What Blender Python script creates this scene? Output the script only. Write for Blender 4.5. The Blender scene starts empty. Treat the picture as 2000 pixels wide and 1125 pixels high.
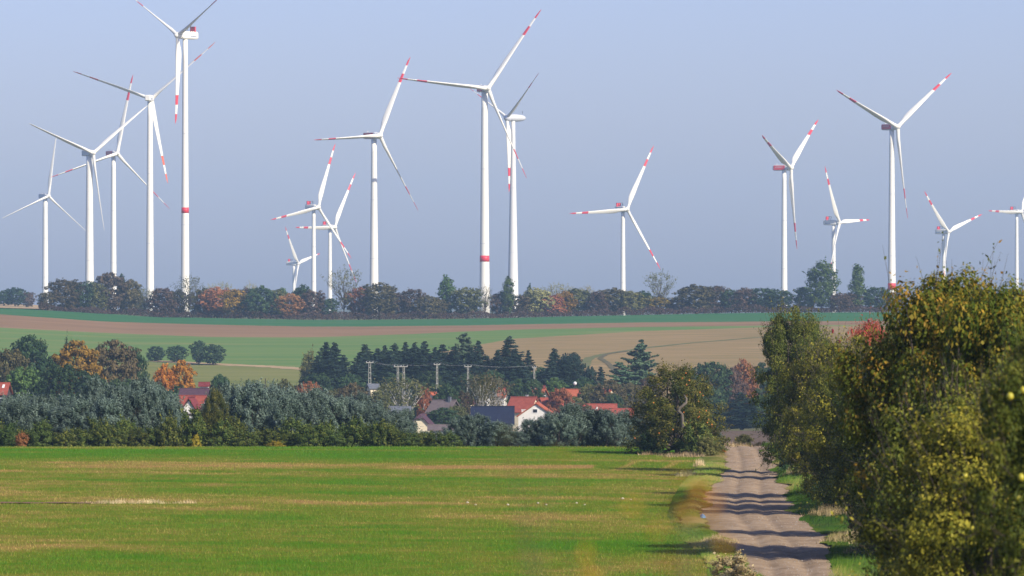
import bpy, math
import numpy as np
from mathutils import Vector, Matrix

# ------------------------------------------------------------------ camera, world, sun, exposure
scene = bpy.context.scene
F = 11430.0            # focal length in pixels of the 2000 px wide photograph
CX, HY = 1000.0, 600.0 # column of the optical axis, row of the eye-level line

cam_d = bpy.data.cameras.new("camera")
cam = bpy.data.objects.new("camera", cam_d)
scene.collection.objects.link(cam)
scene.camera = cam
cam_d.sensor_width = 36.0
cam_d.lens = 36.0 * F / 2000.0
cam_d.clip_start = 0.2
cam_d.clip_end = 60000.0
cam.location = (0, 0, 0)
cam.rotation_euler = (math.radians(90), 0, 0)
cam_d.shift_y = (HY - 562.5) / 2000.0
cam_d.dof.use_dof = True
cam_d.dof.focus_distance = 620.0
cam_d.dof.aperture_fstop = 4.8
cam_d.dof.aperture_blades = 0

SUN_AZ = math.radians(136)     # clockwise from the view direction (+Y)
SUN_EL = math.radians(34)
sun_dir = Vector((math.sin(SUN_AZ) * math.cos(SUN_EL), math.cos(SUN_AZ) * math.cos(SUN_EL), math.sin(SUN_EL)))
sd = bpy.data.lights.new("sun", 'SUN')
sd.energy = 4.6
sd.angle = math.radians(0.53)
sd.color = (1.0, 0.91, 0.75)
so = bpy.data.objects.new("sun", sd)
scene.collection.objects.link(so)
so.rotation_euler = sun_dir.to_track_quat('Z', 'Y').to_euler()

world = bpy.data.worlds.new("World")
scene.world = world
world.use_nodes = True
wn, wl = world.node_tree.nodes, world.node_tree.links
wn.clear()
w_out = wn.new('ShaderNodeOutputWorld')
w_bg = wn.new('ShaderNodeBackground')
w_sky = wn.new('ShaderNodeTexSky')
w_sky.sky_type = 'NISHITA'
w_sky.sun_disc = False
w_sky.sun_elevation = SUN_EL
w_sky.sun_rotation = SUN_AZ
w_sky.altitude = 150
w_sky.air_density = 1.0
w_sky.dust_density = 1.2
w_sky.ozone_density = 3.0
w_mix = wn.new('ShaderNodeMix'); w_mix.data_type = 'RGBA'; w_mix.blend_type = 'MULTIPLY'
w_mix.inputs[0].default_value = 1.0
w_mix.inputs[7].default_value = (0.87, 0.83, 1.18, 1)     # the photograph's cool white balance
wl.new(w_sky.outputs[0], w_mix.inputs[6])
wl.new(w_mix.outputs[2], w_bg.inputs[0])
w_bg.inputs[1].default_value = 0.102
wl.new(w_bg.outputs[0], w_out.inputs[0])

scene.view_settings.view_transform = 'Standard'
scene.view_settings.look = 'None'
scene.view_settings.exposure = 0.45
scene.view_settings.gamma = 1.0
scene.view_settings.use_curve_mapping = False
scene.render.engine = 'CYCLES'
cy = scene.cycles
cy.use_denoising = True
cy.max_bounces = 6
cy.diffuse_bounces = 2
cy.glossy_bounces = 2
cy.transmission_bounces = 3
cy.volume_bounces = 0
cy.transparent_max_bounces = 4
cy.caustics_reflective = False
cy.caustics_refractive = False

# ------------------------------------------------------------------ helpers
COL = scene.collection
RNG = np.random.default_rng(11)

def tag(o, label=None, cat=None, group=None, kind=None):
    if label: o["label"] = label
    if cat: o["category"] = cat
    if group: o["group"] = group
    if kind: o["kind"] = kind
    return o

def empty(name, loc=(0, 0, 0), rz=0.0):
    o = bpy.data.objects.new(name, None)
    o.empty_display_size = 0.5
    COL.objects.link(o)
    o.location = loc
    o.rotation_euler = (0, 0, rz)
    return o

def mesh_np(name, V, Q=None, T=None, mat=None, attrs=None, smooth=False):
    """mesh from numpy arrays: vertices, quads and triangles, float point attributes"""
    me = bpy.data.meshes.new(name)
    V = np.asarray(V, dtype=np.float32)
    nq = 0 if Q is None else len(Q)
    nt = 0 if T is None else len(T)
    me.vertices.add(len(V))
    me.vertices.foreach_set("co", V.ravel())
    idx = []
    if nq: idx.append(np.asarray(Q, dtype=np.int32).ravel())
    if nt: idx.append(np.asarray(T, dtype=np.int32).ravel())
    idx = np.concatenate(idx)
    me.loops.add(len(idx))
    me.loops.foreach_set("vertex_index", idx)
    me.polygons.add(nq + nt)
    starts = np.concatenate([np.arange(nq) * 4, nq * 4 + np.arange(nt) * 3]).astype(np.int32)
    me.polygons.foreach_set("loop_start", starts)
    if smooth:
        me.polygons.foreach_set("use_smooth", np.ones(nq + nt, dtype=bool))
    for k, a in (attrs or {}).items():
        at = me.attributes.new(k, 'FLOAT', 'POINT')
        at.data.foreach_set("value", np.asarray(a, dtype=np.float32))
    me.update(calc_edges=True)
    if mat: me.materials.append(mat)
    return me

def link(name, me, parent=None, loc=None):
    o = bpy.data.objects.new(name, me)
    COL.objects.link(o)
    if parent: o.parent = parent
    if loc is not None: o.location = loc
    return o

class MB:
    """collects simple solids into one mesh"""
    def __init__(s): s.v = []; s.f = []
    def add(s, vs, fs):
        b = len(s.v); s.v += [tuple(v) for v in vs]; s.f += [tuple(i + b for i in f) for f in fs]; return s
    def box(s, x0, x1, y0, y1, z0, z1):
        return s.add([(x0,y0,z0),(x1,y0,z0),(x1,y1,z0),(x0,y1,z0),(x0,y0,z1),(x1,y0,z1),(x1,y1,z1),(x0,y1,z1)],
                     [(0,3,2,1),(4,5,6,7),(0,1,5,4),(1,2,6,5),(2,3,7,6),(3,0,4,7)])
    def tube(s, pts, rad, n=6, cap=True):
        pts = [Vector(p) for p in pts]
        vs, fs = [], []
        for i, p in enumerate(pts):
            a = pts[max(i-1, 0)]; b = pts[min(i+1, len(pts)-1)]
            t = (b - a).normalized() if (b-a).length > 1e-9 else Vector((0,0,1))
            u = t.cross(Vector((0.31, 0.95, 0.05))).normalized() if abs(t.y) < 0.9 else t.cross(Vector((1, 0, 0))).normalized()
            w = t.cross(u)
            for k in range(n):
                an = 2*math.pi*k/n
                vs.append(p + (u*math.cos(an) + w*math.sin(an)) * rad[i])
        for i in range(len(pts)-1):
            for k in range(n):
                fs.append((i*n+k, i*n+(k+1) % n, (i+1)*n+(k+1) % n, (i+1)*n+k))
        if cap:
            fs.append(tuple(range(n-1, -1, -1))); fs.append(tuple((len(pts)-1)*n + k for k in range(n)))
        return s.add(vs, fs)
    def lathe(s, prof, n=16, axis='z'):
        vs, fs = [], []
        for r, h in prof:
            for k in range(n):
                an = 2*math.pi*k/n
                a, b = r*math.cos(an), r*math.sin(an)
                vs.append((a, b, h) if axis == 'z' else (a, h, b))
        m = len(prof)
        for i in range(m-1):
            for k in range(n):
                q = (i*n+k, i*n+(k+1) % n, (i+1)*n+(k+1) % n, (i+1)*n+k)
                fs.append(q if axis == 'z' else q[::-1])
        lo, hi = tuple(range(n-1, -1, -1)), tuple((m-1)*n+k for k in range(n))
        fs.append(lo if axis == 'z' else lo[::-1]); fs.append(hi if axis == 'z' else hi[::-1])
        return s.add(vs, fs)
    def mesh(s, name, mat=None, smooth=False, bevel=None):
        me = bpy.data.meshes.new(name)
        me.from_pydata(s.v, [], s.f)
        if smooth: me.polygons.foreach_set("use_smooth", [True]*len(me.polygons))
        me.update()
        if mat: me.materials.append(mat)
        return me
    def obj(s, name, mat=None, parent=None, smooth=False):
        return link(name, s.mesh(name, mat, smooth), parent)

# value noise in numpy, for terrain relief and for the patchiness of sown fields
def vnoise(x, y, seed=0):
    xi, yi = np.floor(x).astype(np.int64), np.floor(y).astype(np.int64)
    fx, fy = x - xi, y - yi
    fx, fy = fx*fx*(3-2*fx), fy*fy*(3-2*fy)
    def h(a, b):
        n = (a*374761393 + b*668265263 + seed*1442695041) & 0x7fffffff
        n = ((n ^ (n >> 13)) * 1274126177) & 0x7fffffff
        n = n ^ (n >> 16)
        return (n & 0xffff) / 65535.0
    return (h(xi, yi)*(1-fx) + h(xi+1, yi)*fx)*(1-fy) + (h(xi, yi+1)*(1-fx) + h(xi+1, yi+1)*fx)*fy

def fbm(x, y, seed=0, o=4):
    a, t, s = 0.5, 0.0, 0.0
    for i in range(o):
        t = t + a*vnoise(x*2**i, y*2**i, seed+i*17); s += a; a *= 0.5
    return t / s

def sstep(a, b, x):
    t = np.clip((x-a)/(b-a), 0, 1); return t*t*(3-2*t)

# ------------------------------------------------------------------ the lie of the land
_kd = [-200, 0, 20, 60, 100, 150, 200, 250, 482, 500, 560, 700, 1000, 1200, 1300, 1440, 1600, 1750, 1900, 2100, 2290, 2330, 2420, 2600, 4000, 20000, 40000]
_kz = [-1.0, -1.7, -2.2, -4.6, -7.2, -9.7, -11.2, -11.4, -11.4, -11.9, -14.0, -18.2, -23.2, -25.8, -26.6, -26.8, -23.6, -19.6, -15.1, -9.4, -4.4, -4.0, -4.2, -5.0, -6.0, -8.0, -10.0]
_td = np.arange(-200, 3000, 4.0)
_tz = np.interp(_td, _kd, _kz)
_tz = np.convolve(np.pad(_tz, 4, mode='edge'), np.ones(9)/9, mode='valid')
_rx = [-220, -184, -140, -60, 0, 100, 200]
_rz = [3.9, 3.0, 0.0, -0.6, 0.0, 2.0, 2.4]

def terrain(x, d):
    x = np.asarray(x, dtype=float); d = np.asarray(d, dtype=float)
    z = np.where(d < 2900, np.interp(d, _td, _tz), np.interp(d, _kd, _kz))
    w = sstep(1650, 2290, d) * (1 - sstep(2350, 2900, d))
    z = z + w * np.interp(x, _rx, _rz)
    z = z + 9.0*np.exp(-((x+330)/140.0)**2 - ((d-3050)/420.0)**2)
    return z

def tz(x, d): return float(terrain(x, d))
def wx(px, d): return (px - CX)/F*d
def wz(row, d): return -(row - HY)/F*d

def d_on_hill(px, row):
    d = np.arange(1450.0, 2330.0, 2.0)
    r = HY - terrain((px-CX)/F*d, d)/d*F
    i = np.argmax(r <= row)
    return float(d[i]) if (r <= row).any() else 2320.0

# ------------------------------------------------------------------ materials
def new_mat(name):
    m = bpy.data.materials.new(name); m.use_nodes = True
    nt = m.node_tree; nt.nodes.clear()
    out = nt.nodes.new('ShaderNodeOutputMaterial')
    return m, nt, nt.nodes, nt.links, out

def ramp(nodes, stops):
    r = nodes.new('ShaderNodeValToRGB')
    e = r.color_ramp.elements
    while len(e) < len(stops): e.new(0.5)
    for el, (p, c) in zip(e, stops):
        el.position = p; el.color = (*c, 1)
    return r

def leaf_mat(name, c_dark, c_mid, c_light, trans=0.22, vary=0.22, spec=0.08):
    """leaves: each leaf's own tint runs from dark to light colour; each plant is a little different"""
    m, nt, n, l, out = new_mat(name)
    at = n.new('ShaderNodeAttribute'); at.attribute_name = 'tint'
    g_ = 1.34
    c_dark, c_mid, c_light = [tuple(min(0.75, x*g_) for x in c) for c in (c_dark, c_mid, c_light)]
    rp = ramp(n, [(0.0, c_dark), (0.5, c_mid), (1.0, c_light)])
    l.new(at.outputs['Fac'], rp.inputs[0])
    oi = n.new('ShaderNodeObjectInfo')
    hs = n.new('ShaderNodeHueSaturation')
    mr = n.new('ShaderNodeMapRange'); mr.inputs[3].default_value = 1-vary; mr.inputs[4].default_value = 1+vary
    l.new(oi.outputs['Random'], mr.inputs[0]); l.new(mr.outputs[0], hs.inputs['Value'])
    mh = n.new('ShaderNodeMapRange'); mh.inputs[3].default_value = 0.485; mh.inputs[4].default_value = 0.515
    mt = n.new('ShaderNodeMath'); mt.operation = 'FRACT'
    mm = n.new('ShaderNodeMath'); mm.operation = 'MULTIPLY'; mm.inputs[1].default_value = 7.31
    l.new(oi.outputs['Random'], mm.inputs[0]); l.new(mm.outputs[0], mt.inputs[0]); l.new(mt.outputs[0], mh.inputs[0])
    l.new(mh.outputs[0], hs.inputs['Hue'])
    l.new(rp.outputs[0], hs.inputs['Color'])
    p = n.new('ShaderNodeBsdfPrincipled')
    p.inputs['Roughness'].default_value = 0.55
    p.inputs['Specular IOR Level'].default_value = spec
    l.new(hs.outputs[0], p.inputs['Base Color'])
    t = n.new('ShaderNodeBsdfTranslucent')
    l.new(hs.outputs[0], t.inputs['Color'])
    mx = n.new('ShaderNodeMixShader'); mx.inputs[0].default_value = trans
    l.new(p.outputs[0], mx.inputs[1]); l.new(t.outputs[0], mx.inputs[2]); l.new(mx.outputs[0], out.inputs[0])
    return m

def noise_mat(name, cols, scale=1.0, rough=0.9, stretch=(1, 1, 1), bump=0.0, detail=6, spec=0.1, coord='Object', metallic=0.0, dist=0.02):
    m, nt, n, l, out = new_mat(name)
    tc = n.new('ShaderNodeTexCoord'); mp = n.new('ShaderNodeMapping')
    mp.inputs['Scale'].default_value = stretch
    l.new(tc.outputs[coord], mp.inputs[0])
    nz = n.new('ShaderNodeTexNoise'); nz.inputs['Scale'].default_value = scale; nz.inputs['Detail'].default_value = detail
    nz.inputs['Roughness'].default_value = 0.62
    l.new(mp.outputs[0], nz.inputs['Vector'])
    k = len(cols)
    rp = ramp(n, [(0.28 + 0.44*i/max(k-1, 1), c) for i, c in enumerate(cols)])
    l.new(nz.outputs['Fac'], rp.inputs[0])
    p = n.new('ShaderNodeBsdfPrincipled')
    p.inputs['Roughness'].default_value = rough
    p.inputs['Specular IOR Level'].default_value = spec
    p.inputs['Metallic'].default_value = metallic
    l.new(rp.outputs[0], p.inputs['Base Color'])
    if bump:
        b = n.new('ShaderNodeBump'); b.inputs['Strength'].default_value = bump; b.inputs['Distance'].default_value = dist
        l.new(nz.outputs['Fac'], b.inputs['Height']); l.new(b.outputs[0], p.inputs['Normal'])
    l.new(p.outputs[0], out.inputs[0])
    return m

def patch_mat(name, c0, c1, c2, scale=3.0):
    """sown ground: the per-vertex 'tint' tells growth (0) from bare straw-littered soil (1); noise breaks it up"""
    m, nt, n, l, out = new_mat(name)
    at = n.new('ShaderNodeAttribute'); at.attribute_name = 'tint'
    tc = n.new('ShaderNodeTexCoord')
    nz = n.new('ShaderNodeTexNoise'); nz.inputs['Scale'].default_value = scale; nz.inputs['Detail'].default_value = 7
    l.new(tc.outputs['Object'], nz.inputs['Vector'])
    ma = n.new('ShaderNodeMath'); ma.operation = 'MULTIPLY_ADD'; ma.inputs[1].default_value = 0.9; ma.inputs[2].default_value = -0.45
    l.new(nz.outputs['Fac'], ma.inputs[0])
    ad = n.new('ShaderNodeMath'); ad.operation = 'ADD'; ad.use_clamp = True
    l.new(at.outputs['Fac'], ad.inputs[0]); l.new(ma.outputs[0], ad.inputs[1])
    rp = ramp(n, [(0.1, c0), (0.5, c1), (0.92, c2)])
    l.new(ad.outputs[0], rp.inputs[0])
    p = n.new('ShaderNodeBsdfPrincipled'); p.inputs['Roughness'].default_value = 1.0; p.inputs['Specular IOR Level'].default_value = 0.0
    l.new(rp.outputs[0], p.inputs['Base Color'])
    b = n.new('ShaderNodeBump'); b.inputs['Strength'].default_value = 0.5; b.inputs['Distance'].default_value = 0.05
    l.new(nz.outputs['Fac'], b.inputs['Height']); l.new(b.outputs[0], p.inputs['Normal'])
    l.new(p.outputs[0], out.inputs[0])
    return m

M = {}
M['bark'] = noise_mat('bark', [(0.05, 0.04, 0.03), (0.13, 0.105, 0.085)], 6, 0.95, (1, 1, 0.25), 0.5)
M['bark_grey'] = noise_mat('bark_grey', [(0.10, 0.085, 0.07), (0.25, 0.21, 0.17)], 5, 0.95, (1, 1, 0.25), 0.5)
M['bark_birch'] = noise_mat('bark_birch', [(0.10, 0.09, 0.08), (0.55, 0.52, 0.46), (0.66, 0.62, 0.56)], 3, 0.8, (1, 1, 0.5), 0.2)
M['white'] = noise_mat('turbine_white', [(0.80, 0.77, 0.66), (0.86, 0.83, 0.72)], 0.15, 0.45, (1, 1, 0.15), spec=0.4)
M['white_grey'] = noise_mat('turbine_light_grey', [(0.55, 0.56, 0.56), (0.62, 0.62, 0.62)], 0.15, 0.45, (1, 1, 0.15), spec=0.4)
M['concrete_tower'] = noise_mat('tower_concrete', [(0.66, 0.65, 0.61), (0.74, 0.73, 0.69)], 0.15, 0.6, (1, 1, 0.1), spec=0.3)
M['red'] = noise_mat('signal_red', [(0.62, 0.03, 0.045), (0.68, 0.045, 0.06)], 0.3, 0.45, spec=0.4)
M['orange'] = noise_mat('signal_orange', [(0.72, 0.11, 0.03), (0.76, 0.14, 0.04)], 0.3, 0.45, spec=0.4)
M['dark_metal'] = noise_mat('dark_metal', [(0.05, 0.055, 0.065), (0.09, 0.095, 0.11)], 2, 0.5)
M['blue_grey'] = noise_mat('blue_grey_lettering', [(0.10, 0.15, 0.27), (0.13, 0.18, 0.30)], 2, 0.5)
M['conc_pole'] = noise_mat('pole_concrete', [(0.24, 0.235, 0.20), (0.38, 0.37, 0.32)], 1.5, 0.9, bump=0.2)
M['wood_old'] = noise_mat('weathered_wood', [(0.16, 0.13, 0.085), (0.34, 0.29, 0.18)], 6, 0.9, (0.2, 1, 1), 0.4)
M['insul'] = noise_mat('red_brown_glaze', [(0.16, 0.015, 0.02), (0.26, 0.03, 0.03)], 6, 0.2, spec=0.6)
M['wire'] = noise_mat('wire', [(0.25, 0.25, 0.24), (0.35, 0.35, 0.33)], 3, 0.6)
M['glass'] = noise_mat('window_glass', [(0.015, 0.018, 0.022), (0.03, 0.035, 0.045)], 2, 0.08, spec=0.6)
M['frame_white'] = noise_mat('window_frame', [(0.66, 0.65, 0.62), (0.72, 0.71, 0.68)], 2, 0.6)
M['timber'] = noise_mat('dark_timber', [(0.035, 0.025, 0.02), (0.07, 0.05, 0.04)], 4, 0.9)
def roof_mat(name, a, b):
    return noise_mat(name, [a, b], 1.6, 0.85, (1, 1, 1), 0.35, 8, dist=0.05)
M['roof_red'] = roof_mat('roof_red', (0.22, 0.05, 0.036), (0.34, 0.09, 0.06))
M['roof_orange'] = roof_mat('roof_orange', (0.32, 0.08, 0.04), (0.44, 0.13, 0.068))
M['roof_dark_red'] = roof_mat('roof_dark_red', (0.14, 0.028, 0.03), (0.22, 0.05, 0.05))
M['roof_purple'] = roof_mat('roof_purple', (0.065, 0.035, 0.05), (0.10, 0.055, 0.07))
M['roof_brown'] = roof_mat('roof_brown', (0.11, 0.085, 0.085), (0.17, 0.135, 0.13))
M['roof_navy'] = roof_mat('roof_navy', (0.012, 0.016, 0.035), (0.02, 0.026, 0.055))
M['roof_grey'] = roof_mat('roof_grey', (0.10, 0.11, 0.13), (0.16, 0.17, 0.19))
M['wall_white'] = noise_mat('wall_white', [(0.64, 0.62, 0.56), (0.74, 0.72, 0.66)], 1.2, 0.9, bump=0.1)
M['wall_cream'] = noise_mat('wall_cream', [(0.66, 0.57, 0.38), (0.74, 0.65, 0.46)], 1.2, 0.9, bump=0.1)
M['wall_dark'] = noise_mat('wall_dark_boards', [(0.045, 0.038, 0.035), (0.085, 0.07, 0.065)], 1.5, 0.9, (6, 6, 0.4), 0.3)
M['wall_grey'] = noise_mat('wall_grey', [(0.34, 0.34, 0.33), (0.46, 0.46, 0.44)], 1.2, 0.9, bump=0.1)
M['stone'] = noise_mat('pale_stone', [(0.36, 0.31, 0.20), (0.50, 0.46, 0.34)], 8, 0.9, bump=0.4)
M['soil'] = noise_mat('bare_soil', [(0.14, 0.075, 0.045), (0.26, 0.15, 0.09)], 5, 0.95, bump=0.6)

# foliage
M['L_dark'] = leaf_mat('leaf_dark_green', (0.012, 0.026, 0.012), (0.030, 0.056, 0.022), (0.068, 0.10, 0.032))
M['L_green'] = leaf_mat('leaf_green', (0.026, 0.050, 0.014), (0.058, 0.096, 0.024), (0.12, 0.16, 0.04))
M['L_olive'] = leaf_mat('leaf_olive', (0.042, 0.048, 0.016), (0.092, 0.098, 0.030), (0.17, 0.155, 0.05))
M['L_brown'] = leaf_mat('leaf_brown_green', (0.030, 0.028, 0.013), (0.072, 0.060, 0.026), (0.145, 0.108, 0.045))
M['L_purple'] = leaf_mat('leaf_purple_brown', (0.034, 0.024, 0.018), (0.076, 0.052, 0.036), (0.14, 0.090, 0.056))
M['L_rust'] = leaf_mat('leaf_rust', (0.10, 0.042, 0.018), (0.22, 0.090, 0.035), (0.36, 0.17, 0.07))
M['L_orange'] = leaf_mat('leaf_orange', (0.14, 0.045, 0.010), (0.33, 0.12, 0.018), (0.48, 0.20, 0.03), vary=0.1)
M['L_yellow'] = leaf_mat('leaf_ochre', (0.065, 0.045, 0.008), (0.185, 0.12, 0.016), (0.31, 0.20, 0.03), vary=0.1)
M['L_pale'] = leaf_mat('leaf_pale_yellow_green', (0.12, 0.12, 0.045), (0.22, 0.20, 0.075), (0.30, 0.28, 0.12))
M['L_red'] = leaf_mat('leaf_red', (0.14, 0.022, 0.018), (0.32, 0.055, 0.04), (0.48, 0.13, 0.07), vary=0.1)
M['L_spruce'] = leaf_mat('needle_spruce', (0.006, 0.013, 0.010), (0.014, 0.027, 0.018), (0.030, 0.050, 0.030), 0.1)
M['L_pine'] = leaf_mat('needle_pine', (0.020, 0.040, 0.022), (0.045, 0.078, 0.040), (0.085, 0.125, 0.060), 0.1)
M['L_willow'] = leaf_mat('leaf_silver_willow', (0.018, 0.034, 0.024), (0.074, 0.108, 0.080), (0.205, 0.255, 0.20), 0.22)
M['L_shrub'] = leaf_mat('leaf_weedy_shrub', (0.016, 0.030, 0.009), (0.054, 0.078, 0.018), (0.19, 0.19, 0.034))
M['L_shrub_y'] = leaf_mat('leaf_yellow_shrub', (0.09, 0.08, 0.012), (0.24, 0.19, 0.022), (0.46, 0.34, 0.04))
M['L_orchard'] = leaf_mat('leaf_orchard_green', (0.012, 0.024, 0.005), (0.060, 0.080, 0.012), (0.23, 0.225, 0.034))
M['L_orchard_y'] = leaf_mat('leaf_orchard_olive', (0.020, 0.034, 0.005), (0.115, 0.122, 0.014), (0.36, 0.31, 0.038))
M['L_orchard_o'] = leaf_mat('leaf_orchard_autumn', (0.018, 0.034, 0.006), (0.085, 0.108, 0.012), (0.38, 0.21, 0.026))
M['L_apple'] = leaf_mat('leaf_apple', (0.012, 0.024, 0.006), (0.056, 0.064, 0.014), (0.19, 0.15, 0.03))
M['L_dry'] = leaf_mat('grass_dry', (0.20, 0.14, 0.06), (0.36, 0.27, 0.13), (0.56, 0.46, 0.26))
M['L_grass'] = leaf_mat('grass_green', (0.030, 0.075, 0.010), (0.075, 0.150, 0.018), (0.30, 0.25, 0.075))
M['L_crop'] = leaf_mat('crop_blades', (0.056, 0.146, 0.007), (0.138, 0.155, 0.018), (0.40, 0.25, 0.095))
M['fruit'] = noise_mat('fruit_skin', [(0.34, 0.33, 0.03), (0.50, 0.42, 0.05)], 12, 0.4, spec=0.4)
M['fruit_red'] = noise_mat('fruit_skin_red', [(0.55, 0.12, 0.02), (0.66, 0.24, 0.04)], 12, 0.4, spec=0.4)

# ------------------------------------------------------------------ ground: base sheet to the horizon
def grid_sheet(name, xs_fn, ds, ncol, mat, dz=0.0, attr=None, relief=None):
    """sheet whose rows run across the view; xs_fn(d) -> (x0, x1)"""
    nr = len(ds)
    V = np.zeros((nr, ncol, 3))
    u = np.linspace(0, 1, ncol)
    for i, d in enumerate(ds):
        x0, x1 = xs_fn(d)
        V[i, :, 0] = x0 + (x1-x0)*u
        V[i, :, 1] = d
    V[:, :, 2] = terrain(V[:, :, 0], V[:, :, 1]) + dz
    if relief is not None: V[:, :, 2] += relief(V[:, :, 0], V[:, :, 1])
    ii, jj = np.meshgrid(np.arange(nr-1), np.arange(ncol-1), indexing='ij')
    a = (ii*ncol + jj).ravel()
    Q = np.stack([a, a+1, a+1+ncol, a+ncol], 1)
    at = None if attr is None else {'tint': attr(V[:, :, 0], V[:, :, 1]).ravel()}
    o = link(name, mesh_np(name, V.reshape(-1, 3), Q, mat=mat, attrs=at, smooth=True))
    o["kind"] = "structure"
    return o

M['ground'] = noise_mat('ground_grass', [(0.055, 0.075, 0.022), (0.11, 0.105, 0.040), (0.17, 0.14, 0.07)], 0.12, 0.95, (1, 1, 1), 0.3, 9)
ds = np.concatenate([np.arange(-200, 3000, 20), np.geomspace(3000, 30000, 24)])
grid_sheet('ground', lambda d: (-1200 - max(d, 0)*0.5, 1200 + max(d, 0)*0.5), ds, 161, M['ground'], -0.16, relief=lambda x, d: -1.1*sstep(600, 1300, d)*(1-sstep(2320, 2345, d)))

# the far slope: fields lying one above the other
BX = [-150, 0, 100, 200, 400, 600, 700, 800, 900, 1000, 1250, 1500, 1750, 2150]
B1 = [700, 700, 702, 704, 712, 721, 716, 700, 680, 662, 647, 639, 636, 633]     # meadow / green field
B2 = [638, 640, 645, 650, 658, 659, 656, 653, 648, 644, 639, 636, 634, 632]     # green field / ploughed
B3 = [612, 614, 621, 628, 634, 638, 638, 637, 636, 634, 630, 628, 627, 626]     # ploughed / upper green
B4 = [600, 601, 607, 613, 621, 625, 625, 624, 623, 621, 614, 611, 610, 609]     # upper green / hedge
def strip(name, lo, hi, p0, p1, mat, n=10, dz=0.0):
    cols = np.arange(p0, p1+1, 15.0)
    V = []
    for p in cols:
        d0 = lo if isinstance(lo, float) else d_on_hill(p, np.interp(p, BX, lo))
        d1 = d_on_hill(p, np.interp(p, BX, hi))
        dd = np.linspace(d0, d1, n)
        x = (p-CX)/F*dd
        V.append(np.stack([x, dd, terrain(x, dd) + dz], 1))
    V = np.array(V); nc = len(cols)
    ii, jj = np.meshgrid(np.arange(nc-1), np.arange(n-1), indexing='ij')
    a = (ii*n + jj).ravel()
    Q = np.stack([a, a+n, a+n+1, a+1], 1)
    o = link(name, mesh_np(name, V.reshape(-1, 3), Q, mat=mat, smooth=True)); o["kind"] = "structure"
    return o
def hill_mat(name, cols, s=0.02, st=(0.35, 2.2, 1)):
    return noise_mat(name, cols, s*1.6, 1.0, st, 0.15, 10, spec=0.0)
M['h_meadow'] = hill_mat('hill_meadow', [(0.125, 0.15, 0.042), (0.175, 0.185, 0.055), (0.24, 0.215, 0.08)])
M['h_stub'] = hill_mat('hill_stubble', [(0.18, 0.155, 0.06), (0.27, 0.19, 0.085), (0.345, 0.24, 0.115)], 0.05)
M['h_green'] = hill_mat('hill_green', [(0.095, 0.175, 0.05), (0.13, 0.205, 0.058), (0.21, 0.215, 0.075)])
M['h_plough'] = hill_mat('hill_ploughed', [(0.20, 0.125, 0.07), (0.25, 0.155, 0.085), (0.285, 0.18, 0.10)])
M['h_upper'] = hill_mat('hill_upper_green', [(0.035, 0.12, 0.045), (0.05, 0.145, 0.055), (0.075, 0.15, 0.06)])
M['h_tan'] = hill_mat('hill_straw', [(0.34, 0.24, 0.13), (0.44, 0.32, 0.18)])
M['v_plough'] = hill_mat('valley_ploughed', [(0.12, 0.085, 0.06), (0.15, 0.108, 0.078)])
strip('hillside_meadow', 1440.0, B1, -150, 780, M['h_meadow'], 14)
strip('hillside_stubble_field', 1440.0, B1, 780, 2145, M['h_stub'], 14)
strip('hillside_green_field', B1, B2, -150, 2145, M['h_green'], 8)
strip('hillside_ploughed_field', B2, B3, -150, 2145, M['h_plough'], 8)
strip('upper_green_field', B3, B4, -150, 2145, M['h_upper'], 6)
grid_sheet('ridge_stubble_field', lambda d: (wx(-150, d), wx(95, d)), np.linspace(2345, 3300, 24), 12, M['h_tan'], 0.05)
grid_sheet('valley_ploughed_field', lambda d: (wx(1180, d), wx(1900, d)), np.linspace(600, 1235, 24), 20, M['v_plough'], 0.0)
# narrow lines on the slope
def ribbon(name, pts, w, mat, dz=0.05, n=40, kind="structure"):
    """a narrow sheet along image-measured points lying on the slope"""
    P = []
    pts = np.array(pts, float)
    t = np.linspace(0, 1, n); s = np.linspace(0, 1, len(pts))
    px, rw = np.interp(t, s, pts[:, 0]), np.interp(t, s, pts[:, 1])
    for p, r in zip(px, rw):
        d = d_on_hill(p, r); P.append((wx(p, d), d))
    P = np.array(P); V = []
    for k in range(n):
        a, b = P[max(k-1, 0)], P[min(k+1, n-1)]
        t_ = (b-a)/(np.linalg.norm(b-a)+1e-9); nn = np.array([-t_[1], t_[0]])
        for s_ in (-0.5, 0.5):
            q = P[k] + nn*w*s_*(0.8+0.4*RNG.random())
            V.append((q[0], q[1], tz(q[0], q[1]) + dz))
    Q = [(2*k, 2*k+1, 2*k+3, 2*k+2) for k in range(n-1)]
    o = link(name, mesh_np(name, V, Q, mat=mat)); o["kind"] = kind
    return o
ribbon('field_path', [(290, 705), (430, 712), (520, 716), (610, 722)], 9, M['h_tan'])
ribbon('grass_balk', [(1140, 718), (1150, 700), (1180, 692), (1260, 680), (1350, 670), (1500, 658), (1600, 652)], 3.2, hill_mat('balk_grass', [(0.11, 0.13, 0.05), (0.17, 0.16, 0.07)]))
ribbon('farm_track', [(1205, 730), (1190, 712), (1172, 700), (1185, 692), (1225, 686)], 1.8, hill_mat('track_dark', [(0.10, 0.10, 0.05), (0.15, 0.12, 0.07)]), 0.09)

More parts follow.
